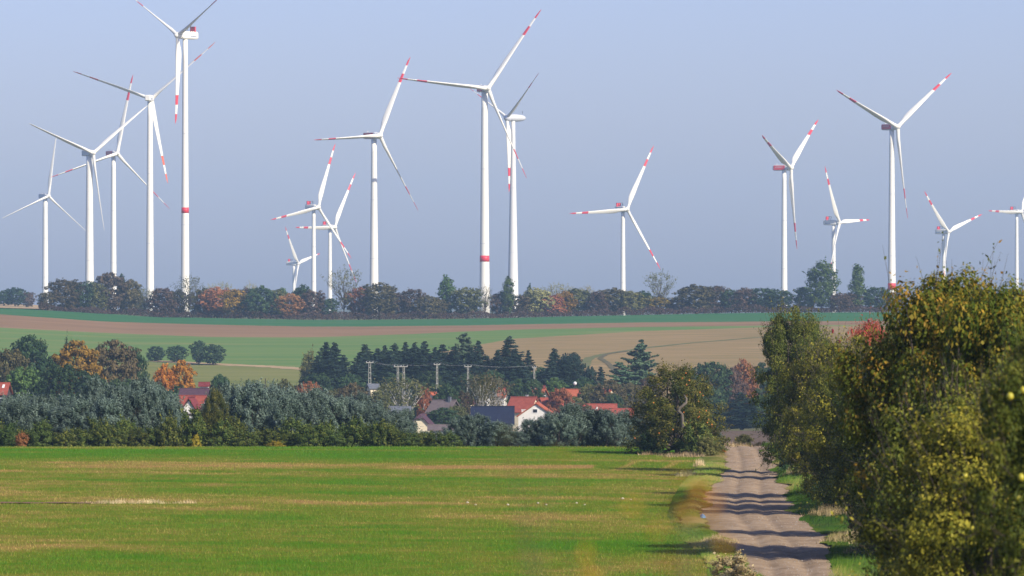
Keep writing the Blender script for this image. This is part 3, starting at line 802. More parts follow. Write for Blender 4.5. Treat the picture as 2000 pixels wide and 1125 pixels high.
def turbine(label, hub, tips, R, away=False, side=1, stripes='red', style='box', ring=None, tower_top=2.2, tower_bot=3.9, tower='white', over=4.6, pitch=None):
    """hub and tips are measured image points; R the blade length in metres. The tips give distance, yaw and phase."""
    hx, hy = hub
    if pitch is None: pitch = 20.0 if style == 'cooler' else 58.0
    if style == 'cooler' and tower_bot == 3.9: tower_top, tower_bot = 1.2, 1.75
    T = np.array([(a-hx, hy-b) for a, b in tips], float)
    Tm = T - T.mean(0)*(1 if len(tips) == 3 else 0)
    if len(tips) == 3:
        Rp = math.sqrt((Tm[:, 1]**2).sum()/1.5); Rx = math.sqrt((Tm[:, 0]**2).sum()/1.5)
    else:
        Rp, Rx = tips_R
    c = min(0.985, Rx/Rp)
    Rp = max(Rp, Rx)
    psi = math.acos(c)*side
    if away: psi = math.pi*side - psi
    cs = math.cos(psi)
    ph = 0
    th = [math.atan2(x/cs, y) for x, y in Tm]
    th.sort()
    th = [((a - th[0]*0) % (2*math.pi)) for a in th]; th.sort()
    base = math.atan2(sum(math.sin(3*a) for a in th), sum(math.cos(3*a) for a in th))/3
    d = F*R/Rp
    hp = Vector((wx(hx, d), d, wz(hy, d)))
    front = Vector((math.sin(psi), -math.cos(psi), 0))
    tp = hp - front*over
    zb = tz(tp.x, tp.y)
    root = empty('wind_turbine', (tp.x, tp.y, zb - 0.2))
    tag(root, label, 'wind turbine', 'wind turbines beyond the ridge')
    H = hp.z - zb + 0.2
    top = H - 1.7
    # tower: tapering tube, wider towards the foot
    def rad(z):
        s = z/top
        return tower_top + (tower_bot - tower_top)*((1-s)**1.15)
    mb = MB(); zz = np.linspace(0, top, 15)
    mb.lathe([(rad(z), z) for z in zz], 28)
    tw = mb.obj('tower', M[tower], root, True)
    if ring:
        z0 = wz(ring[1], d) - zb + 0.2; z1 = wz(ring[0], d) - zb + 0.2
        MB().lathe([(rad(z0)+0.03, z0), (rad((z0+z1)/2)+0.03, (z0+z1)/2), (rad(z1)+0.03, z1)], 28).obj('marking_ring', M['red'], tw, True)
    for z in (top*0.33, top*0.66):
        MB().lathe([(rad(z)+0.04, z-0.12), (rad(z)+0.04, z+0.12)], 28).obj('flange', M['white_grey'], tw, True)
    Mx = Matrix.Translation((0, 0, H)) @ Matrix.Rotation(psi, 4, 'Z')
    def place(o, parent=root):
        o.parent = parent; o.matrix_local = Mx; return o
    # nacelle, in a frame whose front points along -y
    y0, y1 = -over+1.9, over*1.55
    if style == 'egg':
        prof = [(0.05, y1+2.0), (0.8, y1+1.6), (1.5, y1+0.4), (1.95, y1-2.5), (2.1, 0.5), (2.0, y0+0.4), (1.6, y0-0.5)][::-1]
        nb = MB(); nb.lathe(prof, 24, 'y')
        nac = place(nb.obj('nacelle', M['white_grey'], None, True))
        link('anemometer', MB().tube([(0, y1, 2.3), (0, y1, 3.8)], [0.12, 0.12], 6).mesh('anemometer', M['dark_metal']), nac)
    else:
        nm = {'box': M['white'], 'grey': M['white_grey'], 'red': M['white_grey'], 'cooler': M['white']}[style]
        nb = MB(); hw, hb, ht = 1.75, -1.75, 1.85
        sec = [(y0, 0.82), (y0+1.0, 0.97), (y1-2.0, 1.0), (y1-0.6, 0.93), (y1, 0.70)]
        vs, fs = [], []
        ring8 = [(-1, -.72), (-.78, -1), (.78, -1), (1, -.72), (1, .72), (.78, 1), (-.78, 1), (-1, .72)]
        for (y, s) in sec:
            for (a, b) in ring8: vs.append((a*hw*s, y, b*(ht if b > 0 else -hb)*s + 0.15))
        for i in range(len(sec)-1):
            for k in range(8): fs.append((i*8+k, i*8+(k+1) % 8, (i+1)*8+(k+1) % 8, (i+1)*8+k))
        fs.append(tuple(range(7, -1, -1))); fs.append(tuple((len(sec)-1)*8+k for k in range(8)))
        # faces wind outward for the -y to +y sweep
        nb.add(vs, [f[::-1] for f in fs])
        nac = place(nb.obj('nacelle', nm, None))
        if style == 'red':
            for s in (-1, 1):
                x0, x1 = sorted((s*(hw-0.02), s*(hw+0.05)))
                link('red_side_panel', MB().box(x0, x1, y0+1.6, y1-0.9, -1.15, 1.55).mesh('red_side_panel', M['red']), nac)
                x0, x1 = sorted((s*(hw+0.05), s*(hw+0.08)))
                lb = MB()
                for k in range(6):        # white lettering too small to read: six upright marks
                    yy = y0+3.2 + k*0.85
                    lb.box(x0, x1, yy, yy+0.22, 0.1, 0.9).box(x0, x1, yy+0.22, yy+0.5, 0.1 if k % 2 else 0.7, 0.3 if k % 2 else 0.9)
                link('lettering', lb.mesh('lettering', M['frame_white']), nac)
            link('beacon', MB().tube([(0, y1-2.2, 1.9), (0, y1-2.2, 2.7)], [0.25, 0.2], 8).mesh('beacon', M['frame_white']), nac)
        if style in ('box', 'cooler'):
            for s in (-1, 1):
                x0, x1 = sorted((s*(hw-0.02), s*(hw+0.03)))
                lb = MB()
                for k in range(6):
                    yy = y1-5.2 + k*0.62
                    lb.box(x0, x1, yy, yy+0.42, -0.55, -0.05)
                link('lettering', lb.mesh('lettering', M['blue_grey']), nac)
        if style == 'cooler':
            # raised cooler with red end panel and rails in front of it
            link('cooler_panel', MB().box(-1.7, 1.7, y1-2.6, y1-2.0, 1.9, 4.3).mesh('cooler_panel', M['red']), nac)
            rb = MB()
            for s in (-1, 1):
                rb.tube([(s*1.5, y1-5.2, 1.8), (s*1.5, y1-4.8, 4.2), (s*1.5, y1-2.4, 4.2)], [0.10]*3, 5)
                rb.tube([(s*1.5, y1-4.8, 4.2), (s*1.5, y1-3.8, 1.9)], [0.12]*2, 5)
            rb.tube([(-1.5, y1-4.8, 4.2), (1.5, y1-4.8, 4.2)], [0.10]*2, 5)
            link('rail', rb.mesh('rail', M['dark_metal']), nac)
        if style == 'grey':
            rb = MB().tube([(0, y1-3.0, 1.9), (0, y1-3.0, 3.0)], [0.15, 0.12], 6).box(-1.2, 1.2, y1-4.5, y1-3.2, 1.9, 2.3)
            link('beacon', rb.mesh('beacon', M['frame_white']), nac)
    # spinner
    hs = {'egg': 1.25}.get(style, 1.0)
    sp = MB(); sp.lathe([(0.05, -over-1.9), (0.8*hs, -over-1.5), (1.5*hs, -over-0.4), (1.7*hs, -over+0.8), (1.55*hs, -over+1.95)], 20, 'y')
    place(sp.obj('hub', M['white'] if style != 'egg' else M['white_grey'], None, True))
    # blades, each with its painted bands
    bm = M['white']
    sm = M['orange'] if stripes == 'orange' else M['red']
    for k in range(3):
        a = base + k*2*math.pi/3
        mat = Mx @ Matrix.Translation((0, -over, 0)) @ Matrix.Rotation(a, 4, 'Y')
        if stripes:
            if k == 0:
                m1 = blade_mesh(R, 0.02, 0.675, pitch).mesh('blade', bm, True); m2 = blade_mesh(R, 0.675, 0.785, pitch).mesh('red_band', sm, True)
                m3 = blade_mesh(R, 0.785, 0.89, pitch).mesh('white_band', bm, True); m4 = blade_mesh(R, 0.89, 1.0, pitch).mesh('red_tip', sm, True)
            b = link('blade', m1, root); b.matrix_local = mat
            link('red_band', m2, b); link('white_band', m3, b); link('red_tip', m4, b)
        else:
            if k == 0: m1 = blade_mesh(R, 0.02, 1.0, pitch, n=7).mesh('blade', bm, True)
            b = link('blade', m1, root); b.matrix_local = mat
    return tp.x/tp.y*F + CX, d

TURB = []
def T_(*a, **k): TURB.append(turbine(*a, **k))
T_('leftmost wind turbine, plain white blades without red bands', (95, 383), [(103, 268), (8, 425), (168, 460)], 45, stripes=None, style='grey', tower_top=1.75, tower_bot=2.4)
T_('second turbine from left, plain white blades and grey nacelle pointing left', (182, 299), [(60, 241), (280, 211), (206, 453)], 45, stripes=None, style='grey', tower_top=1.8, tower_bot=2.7)
T_('third turbine from left, slim cream tower and red-banded blades, behind a plain one', (229, 300), [(256, 146), (111, 341), (334, 411)], 50, style='red', tower_top=1.35, tower_bot=2.05)
T_('turbine with orange-banded blades seen from behind, fourth from left', (296, 193), [(136, 142), (421, 89), (328, 363)], 50, away=True, side=1, stripes='orange', style='box', tower_top=1.5, tower_bot=2.45, over=4.0)
T_('tallest turbine at upper left with a red ring on its tower', (347, 69), [(231, -12), (441, -6), (334, 250)], 41, side=-1, style='cooler', ring=(405, 416), tower_top=1.15, tower_bot=2.1, pitch=60)
T_('smallest most distant turbine, low above the hedge left of centre', (583, 515), [(562, 432), (627, 506), (585, 600)], 45, style='cooler')
T_('turbine with red-banded blades, left of the close pair near centre left', (622, 405), [(651, 281), (536, 422), (690, 508)], 45, style='cooler')
T_('turbine with red-banded blades, right of the close pair, behind a bare tree', (654, 444), [(690, 341), (582, 437), (700, 555)], 45, style='cooler')
T_('turbine with red nacelle under a level blade, left of the centre pair', (742, 265), [(799, 113), (622, 269), (824, 414)], 46, style='red', tower_top=1.4, tower_bot=2.5)
T_('tall central turbine with a red ring low on its tower', (953, 173), [(1057, 18), (780, 151), (1034, 348)], 50, style='red', ring=(499, 511), tower_top=1.6, tower_bot=2.75)
T_('turbine with grey egg-shaped nacelle and wide flared tower, right of centre', (990, 230), [(1054, 140), (918, 177), (989, 375)], 41, side=-1, style='egg', tower_top=1.15, tower_bot=3.2, tower='concrete_tower', over=4.0)
T_('lone turbine right of centre with one blade held level to the left', (1225, 409), [(1275, 287), (1115, 411), (1298, 529)], 45, style='cooler')
T_('turbine with bright red nacelle, left of the right-hand group', (1545, 328), [(1485, 257), (1605, 242), (1568, 489)], 50, style='red', tower_top=1.35, tower_bot=2.1)
T_('turbine with one blade hanging before its tower, behind the broad poplar', (1640, 435), [(1610, 321), (1712, 441), (1626, 546)], 45, style='cooler')
T_('tallest turbine at right, red nacelle, red ring above the fruit tree', (1753, 248), [(1628, 176), (1865, 145), (1780, 428)], 50, style='red', ring=(553, 566), tower_top=1.3, tower_bot=2.35)
T_('turbine low behind the orange-leaved treetop at right', (1853, 453), [(1800, 371), (1925, 419), (1842, 565)], 45, style='cooler')
T_('turbine cut by the right edge of the photograph', (1995, 414), [(1921, 407), (2028, 322), (2034, 515)], 45, style='cooler')

# ------------------------------------------------------------------ hedge of trees along the ridge
LAND = sorted((t[0], n) for t, n in zip(TURB, ['the leftmost turbine', 'the second turbine', 'the third turbine', 'the orange-banded turbine', 'the tallest left turbine',
        'the smallest turbine', 'the close pair', 'the close pair\'s right tower', 'the level-bladed red turbine', 'the central ringed tower', 'the egg-nacelle turbine', 'the lone turbine',
        'the bright red nacelle turbine', 'the broad poplar turbine', 'the right ringed tower', 'the low right turbine', 'the right-edge turbine']))
HEDGE = [  # column, top row, width, kind, leaf colour
 (92,566,34,'round','L_brown'),(128,549,58,'round','L_brown'),(162,550,52,'round','L_dark'),(190,560,40,'round','L_olive'),(214,541,56,'round','L_purple'),(238,535,14,'poplar','L_dark'),
 (252,553,44,'round','L_brown'),(282,562,42,'sparse','L_olive'),(318,560,52,'round','L_purple'),(345,568,36,'round','L_brown'),(370,538,56,'sparse','L_olive'),(396,566,40,'round','L_brown'),
 (425,568,54,'round','L_rust'),(458,568,50,'round','L_yellow'),(486,562,44,'round','L_purple'),(508,556,48,'round','L_dark'),(541,567,44,'round','L_olive'),(566,575,42,'round','L_rust'),
 (592,568,32,'round','L_dark'),(612,572,42,'round','L_purple'),(638,575,40,'round','L_dark'),(672,523,64,'sparse','L_olive'),(700,566,40,'round','L_rust'),(742,556,66,'round','L_brown'),
 (775,571,42,'round','L_purple'),(806,568,44,'round','L_purple'),(836,570,42,'round','L_brown'),(873,534,25,'poplar','L_green'),(858,578,30,'round','L_brown'),(912,564,58,'round','L_olive'),
 (948,558,26,'sparse','L_brown'),(962,575,34,'sparse','L_olive'),(992,540,20,'poplar','L_green'),(978,570,36,'round','L_purple'),(1012,580,44,'round','L_brown'),(1034,551,9,'poplar','L_dark'),
 (1046,562,52,'round','L_pale'),(1078,577,48,'round','L_rust'),(1102,572,34,'round','L_yellow'),(1128,565,54,'round','L_olive'),(1166,571,38,'round','L_purple'),(1196,566,58,'round','L_brown'),
 (1234,572,50,'round','L_olive'),(1256,566,32,'round','L_dark'),(1289,530,62,'sparse','L_olive'),(1284,578,50,'round','L_yellow'),(1322,578,34,'round','L_purple'),(1360,552,68,'round','L_brown'),
 (1397,562,54,'round','L_purple'),(1428,570,40,'round','L_dark'),(1456,565,38,'round','L_purple'),(1488,561,56,'round','L_dark'),(1520,558,54,'round','L_dark'),(1572,566,40,'round','L_dark'),
 (1606,502,58,'tall','L_green'),(1640,570,42,'round','L_purple'),(1675,516,25,'poplar','L_green'),(1662,573,36,'round','L_purple'),(1711,560,48,'round','L_dark'),(1742,574,42,'round','L_purple'),
 (1985,566,44,'round','L_purple')]
KW = {'round': 'rounded tree', 'sparse': 'thin see-through tree', 'poplar': 'columnar poplar', 'tall': 'broad tall poplar'}
used = {}
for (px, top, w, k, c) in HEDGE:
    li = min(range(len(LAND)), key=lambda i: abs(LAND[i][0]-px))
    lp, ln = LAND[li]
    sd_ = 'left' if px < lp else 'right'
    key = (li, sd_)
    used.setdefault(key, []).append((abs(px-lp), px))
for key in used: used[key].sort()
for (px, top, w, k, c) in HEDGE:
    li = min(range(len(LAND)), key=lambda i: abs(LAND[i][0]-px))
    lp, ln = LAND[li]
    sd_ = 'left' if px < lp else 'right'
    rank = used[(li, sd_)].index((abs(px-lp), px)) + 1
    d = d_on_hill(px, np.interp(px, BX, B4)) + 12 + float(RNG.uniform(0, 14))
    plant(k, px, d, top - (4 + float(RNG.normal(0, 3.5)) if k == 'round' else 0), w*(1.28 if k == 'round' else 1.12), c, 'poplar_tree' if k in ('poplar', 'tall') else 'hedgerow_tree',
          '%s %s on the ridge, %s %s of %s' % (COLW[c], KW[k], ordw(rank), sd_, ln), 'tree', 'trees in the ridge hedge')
FARTREES = [(8,566,34,2900,'L_dark'),(30,560,46,2900,'L_dark'),(55,569,30,2900,'L_purple'),(412,556,34,2600,'L_pale'),(436,550,40,2600,'L_pale'),(490,552,32,2600,'L_pale'),(550,561,26,2700,'L_green'),
            (586,561,30,2700,'L_green'),(1062,560,34,2600,'L_pale'),(1086,552,44,2600,'L_pale'),(1114,557,38,2600,'L_pale'),(1146,558,38,2600,'L_pale'),(1225,566,40,2600,'L_pale'),(268,566,30,2600,'L_olive')]
for i, (px, top, w, d, c) in enumerate(sorted(FARTREES)):
    plant('round' if c not in ('L_pale',) else 'sparse', px, d, top, w*1.1, c, 'distant_tree',
          '%s hazy tree beyond the ridge hedge, %s such from left' % (COLW[c], ordw(i+1)), 'tree', 'hazy trees behind the ridge hedge')
# dark brambles filling the foot of the hedge
r = np.random.default_rng(77)
n = 42000
pxs = r.uniform(75, 2050, n)
dd = np.interp(pxs, np.arange(0, 2100, 20.0), [d_on_hill(p, np.interp(p, BX, B4)) for p in np.arange(0, 2100, 20.0)]) + 4 + 22*r.random(n)
xx = (pxs-CX)/F*dd
hh = (0.6 + 3.4*fbm(pxs*0.05, pxs*0+1, 111, 4))*r.random(n)**0.8
hh = np.where(pxs > 1560, hh*0.9, hh)
P = np.stack([xx, dd, terrain(xx, dd)+hh], 1)
V, Q = leaf_cards(P, unit(r.normal(size=(n, 3))+np.array([0.2, -0.4, 0.4])), r.uniform(0.35, 0.8, n), r.uniform(0.25, 0.5, n), r)
o = link('hedge_undergrowth', mesh_np('hedge_undergrowth', V, Q, mat=M['L_purple'], attrs={'tint': np.repeat(np.clip(0.8*r.random(n), 0, 1), 4)}))
tag(o, 'low dark brambles along the foot of the ridge hedge', 'undergrowth', kind='stuff')

# ------------------------------------------------------------------ houses of the village
def house(label, px, d, ridge, eave, length, width, yaw, roof, wall, chimneys=(), windows=(), cat='house', name='house', hip=0.0, timber=False, dormer=None, base=None, skylight=None, overhang=0.35, door=None, dish=None):
    """gabled house; ridge and eave rows fix its height, ridge runs along local x, yaw turns it"""
    x = wx(px, d); zb = tz(x, d) - 0.1
    zr, ze = wz(ridge, d) - zb, wz(eave, d) - zb
    root = empty(name, (x, d, zb), math.radians(yaw))
    tag(root, label, cat, 'village houses')
    L, W = length/2, width/2
    rise = zr - ze
    hx = hip*rise          # set-back of a half hip
    # walls with gables
    b = MB()
    g = 0.0 if hip == 0 else hip
    zt = zr - 0.12 - g*rise*0.0
    if hip == 0:
        vs = [(s*L, y, z) for s in (-1, 1) for (y, z) in ((-W, 0), (W, 0), (W, ze-0.05), (0, zt), (-W, ze-0.05))]
        b.add(vs, [(0, 4, 3, 2, 1), (5, 6, 7, 8, 9), (0, 5, 9, 4), (1, 2, 7, 6), (4, 9, 8, 3), (3, 8, 7, 2), (0, 1, 6, 5)])
    else:
        zc = zr - rise*hip; wc = W*(hip)
        vs = [(s*L, y, z) for s in (-1, 1) for (y, z) in ((-W, 0), (W, 0), (W, ze-0.05), (wc, zc-0.12), (-wc, zc-0.12), (-W, ze-0.05))]
        b.add(vs, [(0, 5, 4, 3, 2, 1), (6, 7, 8, 9, 10, 11), (0, 6, 11, 5), (1, 2, 8, 7), (5, 11, 10, 4), (2, 3, 9, 8), (4, 10, 9, 3), (0, 1, 7, 6)])
    wl_ = b.obj('wall', M[wall], root)
    # roof: two thick slopes meeting at the ridge
    rb = MB(); th = 0.22; oh = overhang; Lx = L + 0.35
    k = rise/W
    yo, zo = W + oh, ze - k*oh
    for s in (-1, 1):
        if hip == 0:
            rb.add([(-Lx, s*yo, zo), (Lx, s*yo, zo), (Lx, 0, zr), (-Lx, 0, zr), (-Lx, s*yo, zo+th), (Lx, s*yo, zo+th), (Lx, 0, zr+th), (-Lx, 0, zr+th)],
                   [(0, 1, 2, 3), (4, 7, 6, 5), (0, 4, 5, 1), (2, 6, 7, 3), (0, 3, 7, 4), (1, 5, 6, 2)])
        else:
            Lr = Lx - rise*hip*0.7; zc = zr - rise*hip; wc = s*W*hip
            rb.add([(-Lx, s*yo, zo), (Lx, s*yo, zo), (Lx, wc, zc), (Lr, 0, zr), (-Lr, 0, zr), (-Lx, wc, zc),
                    (-Lx, s*yo, zo+th), (Lx, s*yo, zo+th), (Lx, wc, zc+th), (Lr, 0, zr+th), (-Lr, 0, zr+th), (-Lx, wc, zc+th)],
                   [(0, 1, 2, 3, 4, 5), (6, 11, 10, 9, 8, 7), (0, 6, 7, 1), (1, 7, 8, 2), (5, 11, 6, 0), (3, 9, 10, 4)])
    if hip:
        Lr = Lx - rise*hip*0.7; zc = zr - rise*hip; wc = W*hip
        for s in (-1, 1):
            rb.add([(s*Lx, -wc, zc), (s*Lx, wc, zc), (s*Lr, 0, zr), (s*Lx, -wc, zc+th), (s*Lx, wc, zc+th), (s*Lr, 0, zr+th)],
                   [(0, 1, 2), (3, 5, 4), (0, 3, 4, 1)])
    rf = rb.obj('roof', M[roof], root)
    MB().box(-Lx-0.02, Lx+0.02, -0.16, 0.16, zr+th-0.06, zr+th+0.10).obj('ridge_cap', M[roof], rf) if hip == 0 else None
    for (cx_, cy_, h, w, m) in chimneys:
        cb = MB().box(cx_-w/2, cx_+w/2, cy_-w/2, cy_+w/2, zr-k*abs(cy_)-0.5, zr+h)
        cb.box(cx_-w/2-0.06, cx_+w/2+0.06, cy_-w/2-0.06, cy_+w/2+0.06, zr+h, zr+h+0.12)
        cb.obj('chimney', M[m], rf)
    for (face, u, z, w, h) in windows:      # face: 'g-' gable at -x, 'g+' gable at +x, 'f' front long side (-y)
        z = zr - z if z > 0 else ze + z     # metres below the ridge / below the eave
        def slab(a, bb, c, dd, out0, out1):
            if face == 'f': return MB().box(a, bb, -W-out1, -W-out0, c, dd)
            if face == 'g-': return MB().box(-L-out1, -L-out0, a, bb, c, dd)
            return MB().box(L+out0, L+out1, a, bb, c, dd)
        f = slab(u-w/2-0.1, u+w/2+0.1, z-h/2-0.1, z+h/2+0.1, 0.002, 0.06).obj('window', M['frame_white'], root)
        slab(u-w/2, u+w/2, z-h/2, z+h/2, 0.05, 0.075).obj('pane', M['glass'], f)
    if timber:
        for s, y0_, y1_ in ((1, 0, 0),):
            tb = MB()
            e = -L-0.06
            tb.tube([(e, -W, ze), (e, 0, zt)], [0.13]*2, 4).tube([(e, W, ze), (e, 0, zt)], [0.13]*2, 4)
            tb.box(e-0.08, e+0.02, -W, W, ze-0.25, ze+0.1)
            tb.obj('gable_beam', M['timber'], wl_)
    if skylight:
        u, t0, t1, w = skylight
        sl = MB()
        yA, yB = -W*(1-t0), -W*(1-t1)
        zA, zB = ze + rise*t0 + th + 0.05, ze + rise*t1 + th + 0.05
        sl.add([(u-w/2, yA, zA), (u+w/2, yA, zA), (u+w/2, yB, zB), (u-w/2, yB, zB), (u-w/2, yA, zA+.08), (u+w/2, yA, zA+.08), (u+w/2, yB, zB+.08), (u-w/2, yB, zB+.08)],
               [(0, 3, 2, 1), (4, 5, 6, 7), (0, 1, 5, 4), (1, 2, 6, 5), (2, 3, 7, 6), (3, 0, 4, 7)])
        sl.obj('skylight', M['frame_white'], rf)
    if dormer:
        u, w, h = dormer
        y0_ = -W*0.72; z0_ = ze + rise*0.20
        MB().add([(u-w/2, y0_, z0_), (u+w/2, y0_, z0_), (u, y0_, z0_+h), (u-w/2, 0, z0_), (u+w/2, 0, z0_), (u, 0, z0_+h)],
                 [(0, 1, 2), (3, 5, 4), (0, 3, 4, 1), (1, 4, 5, 2), (2, 5, 3, 0)]).obj('dormer', M['wall_white'], rf)
    if dish:
        db = MB(); db.lathe([(0.03, 0.0), (0.3, 0.1), (0.42, 0.28), (0.39, 0.3), (0.27, 0.16), (0.03, 0.05)], 14, 'y')
        o = db.obj('satellite_dish', M['frame_white'], rf, True); o.location = (dish, -0.1, zr + 1.5)
        MB().tube([(dish, 0.1, zr-0.3), (dish, 0.1, zr+1.5)], [0.05, 0.05], 6).obj('mast', M['dark_metal'], rf)
    return root

house('red-roofed house cut by the left edge, with one skylight', -16, 1000, 750, 769, 5.6, 6.0, -4, 'roof_red', 'wall_dark', windows=[('f', 2.2, -1.2, 0.7, 0.9)], skylight=(2.2, 0.45, 0.75, 0.4))
house('house behind the left willows with white half-timbered gable and red roof', 374, 985, 778, 808, 6.0, 3.4, 84, 'roof_dark_red', 'wall_white', timber=True, overhang=0.15)
house('red-roofed house adjoining the half-timbered gable', 376, 1010, 775, 792, 4.2, 4.5, -10, 'roof_red', 'wall_white', windows=[('f', -1.6, -0.8, 0.7, 0.9)])
house('dark purple-roofed barn behind the half-timbered gable', 380, 1040, 761, 776, 4.6, 5.0, -4, 'roof_purple', 'wall_dark', name='barn', cat='barn')
house('low dark red roof with a white wall, below the orange tree', 399, 1120, 749, 754, 1.5, 3, 0, 'roof_dark_red', 'wall_white', cat='shed', name='shed')
house('small white hut left of the dark thin pole', 510, 1180, 759, 764, 1.0, 2.4, 10, 'roof_dark_red', 'wall_white', cat='hut', name='hut')
house('white hut right of the dark thin pole', 532, 1180, 760, 765, 1.6, 2.4, -35, 'roof_dark_red', 'wall_white', cat='hut', name='hut')
house('red roof half hidden by brown trees, left of two', 693, 1200, 786, 797, 3.4, 4, 8, 'roof_dark_red', 'wall_grey')
house('red roof half hidden by brown trees, right of two', 734, 1200, 784, 796, 2.2, 4, -25, 'roof_red', 'wall_white')
house('pale stone building beside the tallest concrete pole', 729, 1250, 752, 758, 2.0, 3, 15, 'roof_grey', 'wall_cream')
house('long grey-roofed shed behind the willows', 775, 1150, 796, 806, 5.0, 5, 4, 'roof_grey', 'wall_dark', cat='shed', name='shed')
house('cream-gabled barn with dark half-hipped roof', 824, 1085, 810, 827, 5.0, 3.2, 82, 'roof_purple', 'wall_cream', name='barn', cat='barn', hip=0.45)
house('dark brown-roofed house with one chimney among trees', 868, 1150, 783, 806, 4.6, 6.0, -28, 'roof_brown', 'wall_dark', chimneys=[(1.4, -0.4, 0.7, 0.5, 'roof_grey')], windows=[('g-', 0, 1.5, 0.7, 0.8)])
house('white house with red gable roof left of the dark round tree', 845, 1240, 768, 779, 3.0, 3.2, 68, 'roof_orange', 'wall_white', windows=[('g-', 0, 1.3, 0.5, 0.6)])
house('small house with cream gable behind the birches', 906, 1210, 777, 787, 3.0, 3.0, 60, 'roof_dark_red', 'wall_cream')
house('low brown-roofed shed in front of the dark round bush', 862, 1030, 832, 840, 4.2, 5, 0, 'roof_brown', 'wall_grey', cat='shed', name='shed')
house('building with steep navy blue roof above the willows', 962, 1100, 796, 827, 7.6, 6.4, 0, 'roof_navy', 'wall_dark', overhang=0.2)
house('whitish shed behind the two birches', 958, 1210, 768, 774, 1.8, 3, 5, 'roof_grey', 'wall_white', cat='shed', name='shed')
house('white gabled house with one dark attic window and white chimney', 1050, 1180, 788, 812, 6.0, 7.2, 84, 'roof_orange', 'wall_white',
      chimneys=[(-2.0, 2.6, -1.3, 0.8, 'wall_white')], windows=[('g-', 0.2, 1.45, 0.85, 0.65)])
house('red-roofed house with cream gable left behind the white gable', 1023, 1225, 777, 803, 5.2, 6.0, -24, 'roof_red', 'wall_cream', windows=[('g+', 0, 1.6, 0.6, 0.7)], chimneys=[(0.6, 0.3, 0.5, 0.45, 'wall_grey')])
house('red-roofed house right behind the white gable', 1080, 1240, 779, 800, 5.0, 6.5, 14, 'roof_red', 'wall_white')
house('orange-roofed house with dark gable, above the white gable', 1046, 1300, 760, 787, 4.6, 6.4, -30, 'roof_orange', 'wall_dark', chimneys=[(-1.0, 0.3, 0.6, 0.5, 'wall_grey')], windows=[('g+', 0, 1.8, 0.7, 0.7)])
house('dark red roof rising behind the orange-roofed house', 1045, 1330, 755, 768, 4.0, 5, -6, 'roof_dark_red', 'wall_white')
house('small orange-roofed house carrying a white satellite dish', 1121, 1310, 762, 774, 3.4, 4.5, -12, 'roof_orange', 'wall_cream', dish=0.2)
house('small red-roofed house right of the birches', 984, 1290, 759, 775, 1.8, 4.5, -20, 'roof_orange', 'wall_white')
house('long red-roofed barn with a small white dormer', 1167, 1225, 791, 806, 7.6, 6, 0, 'roof_red', 'wall_white', dormer=(-0.1, 1.3, 1.0), name='barn', cat='barn')
house('lower red-roofed barn, nearest to the apple tree', 1203, 1185, 800, 816, 6.6, 6, -3, 'roof_red', 'wall_dark', name='barn', cat='barn')
house('orange roof peeping through olive trees near the pine', 1185, 1320, 759, 768, 2.2, 4, -20, 'roof_orange', 'wall_cream')

# ------------------------------------------------------------------ concrete power poles and their wires
def concrete_pole(label, px, d, top, twin=0.55, arm=2.0):
    x = wx(px, d); zb = tz(x, d)
    H = wz(top, d) - zb
    root = empty('power_pole', (x, d, zb-0.2), 0.1)
    tag(root, label, 'power pole', 'concrete power poles in the village')
    for s in (-1, 1):
        MB().tube([(s*twin*0.62, 0, 0), (s*twin*0.30, 0, H+0.2)], [0.095, 0.07], 4).obj('leg', M['conc_pole'], root)
    z = 0.8
    while z < H-0.4:
        w = twin*(0.62-0.32*z/H)
        MB().box(-w, w, -0.06, 0.06, z, z+0.16).obj('rung', M['conc_pole'], root); z += 1.15
    ca = MB().box(-arm/2, arm/2, -0.1, 0.1, H+0.1, H+0.28).obj('crossarm', M['conc_pole'], root)
    for s in (-0.9, 0, 0.9):
        MB().lathe([(0.04, H+0.28), (0.06, H+0.34), (0.04, H+0.40), (0.06, H+0.46), (0.02, H+0.50)], 8).obj('insulator', M['white_grey'], ca).location = (s*arm/2, 0, 0)
    return Vector((x, d, zb + H + 0.5)), arm
PT = [concrete_pole('tallest concrete ladder pole, leftmost of the power poles', 722, 1255, 708, 0.62, 1.6),
      concrete_pole('concrete power pole, left of the close pair', 777, 1262, 716, 0.5, 1.7),
      concrete_pole('concrete power pole, right of the close pair', 788.5, 1262, 716, 0.5, 1.7),
      concrete_pole('concrete power pole above the dark round tree', 853.5, 1260, 712, 0.42, 1.4),
      concrete_pole('concrete power pole beside the birches', 914, 1258, 716, 0.42, 1.5),
      concrete_pole('concrete power pole before the tall spruce, rightmost of the poles', 1043.5, 1270, 718, 0.34, 0.9)]
wlabels = ['between the tallest pole and the close pair', 'joining the close pair of poles', 'from the close pair to the next pole right', 'from the dark round tree to the birches', 'from the birches to the rightmost pole']
for i in range(len(PT)-1):
    (a, arm), (b, _) = PT[i], PT[i+1]
    for s, sw in ((-0.9, 'left-hand'), (0, 'middle'), (0.9, 'right-hand')):
        pts = []
        for k in range(9):
            t = k/8; p = a.lerp(b, t) + Vector((s*arm/2, 0, 0)); p.z -= 0.5*4*t*(1-t); pts.append(tuple(p))
        o = MB().tube(pts, [0.008]*9, 4).obj('power_line', M['wire'])
        tag(o, 'thin %s wire %s' % (sw, wlabels[i]), 'wire', 'wires between the power poles')
# thin dark post in the meadow
x, d = wx(518, 1240), 1240
o = MB().tube([(0, 0, -0.3), (0.03, 0, wz(739, d)-tz(x, d))], [0.13, 0.09], 7).obj('wooden_post', M['timber']); o.location = (x, d, tz(x, d))
tag(o, 'thin dark wooden post standing before the far meadow', 'post')

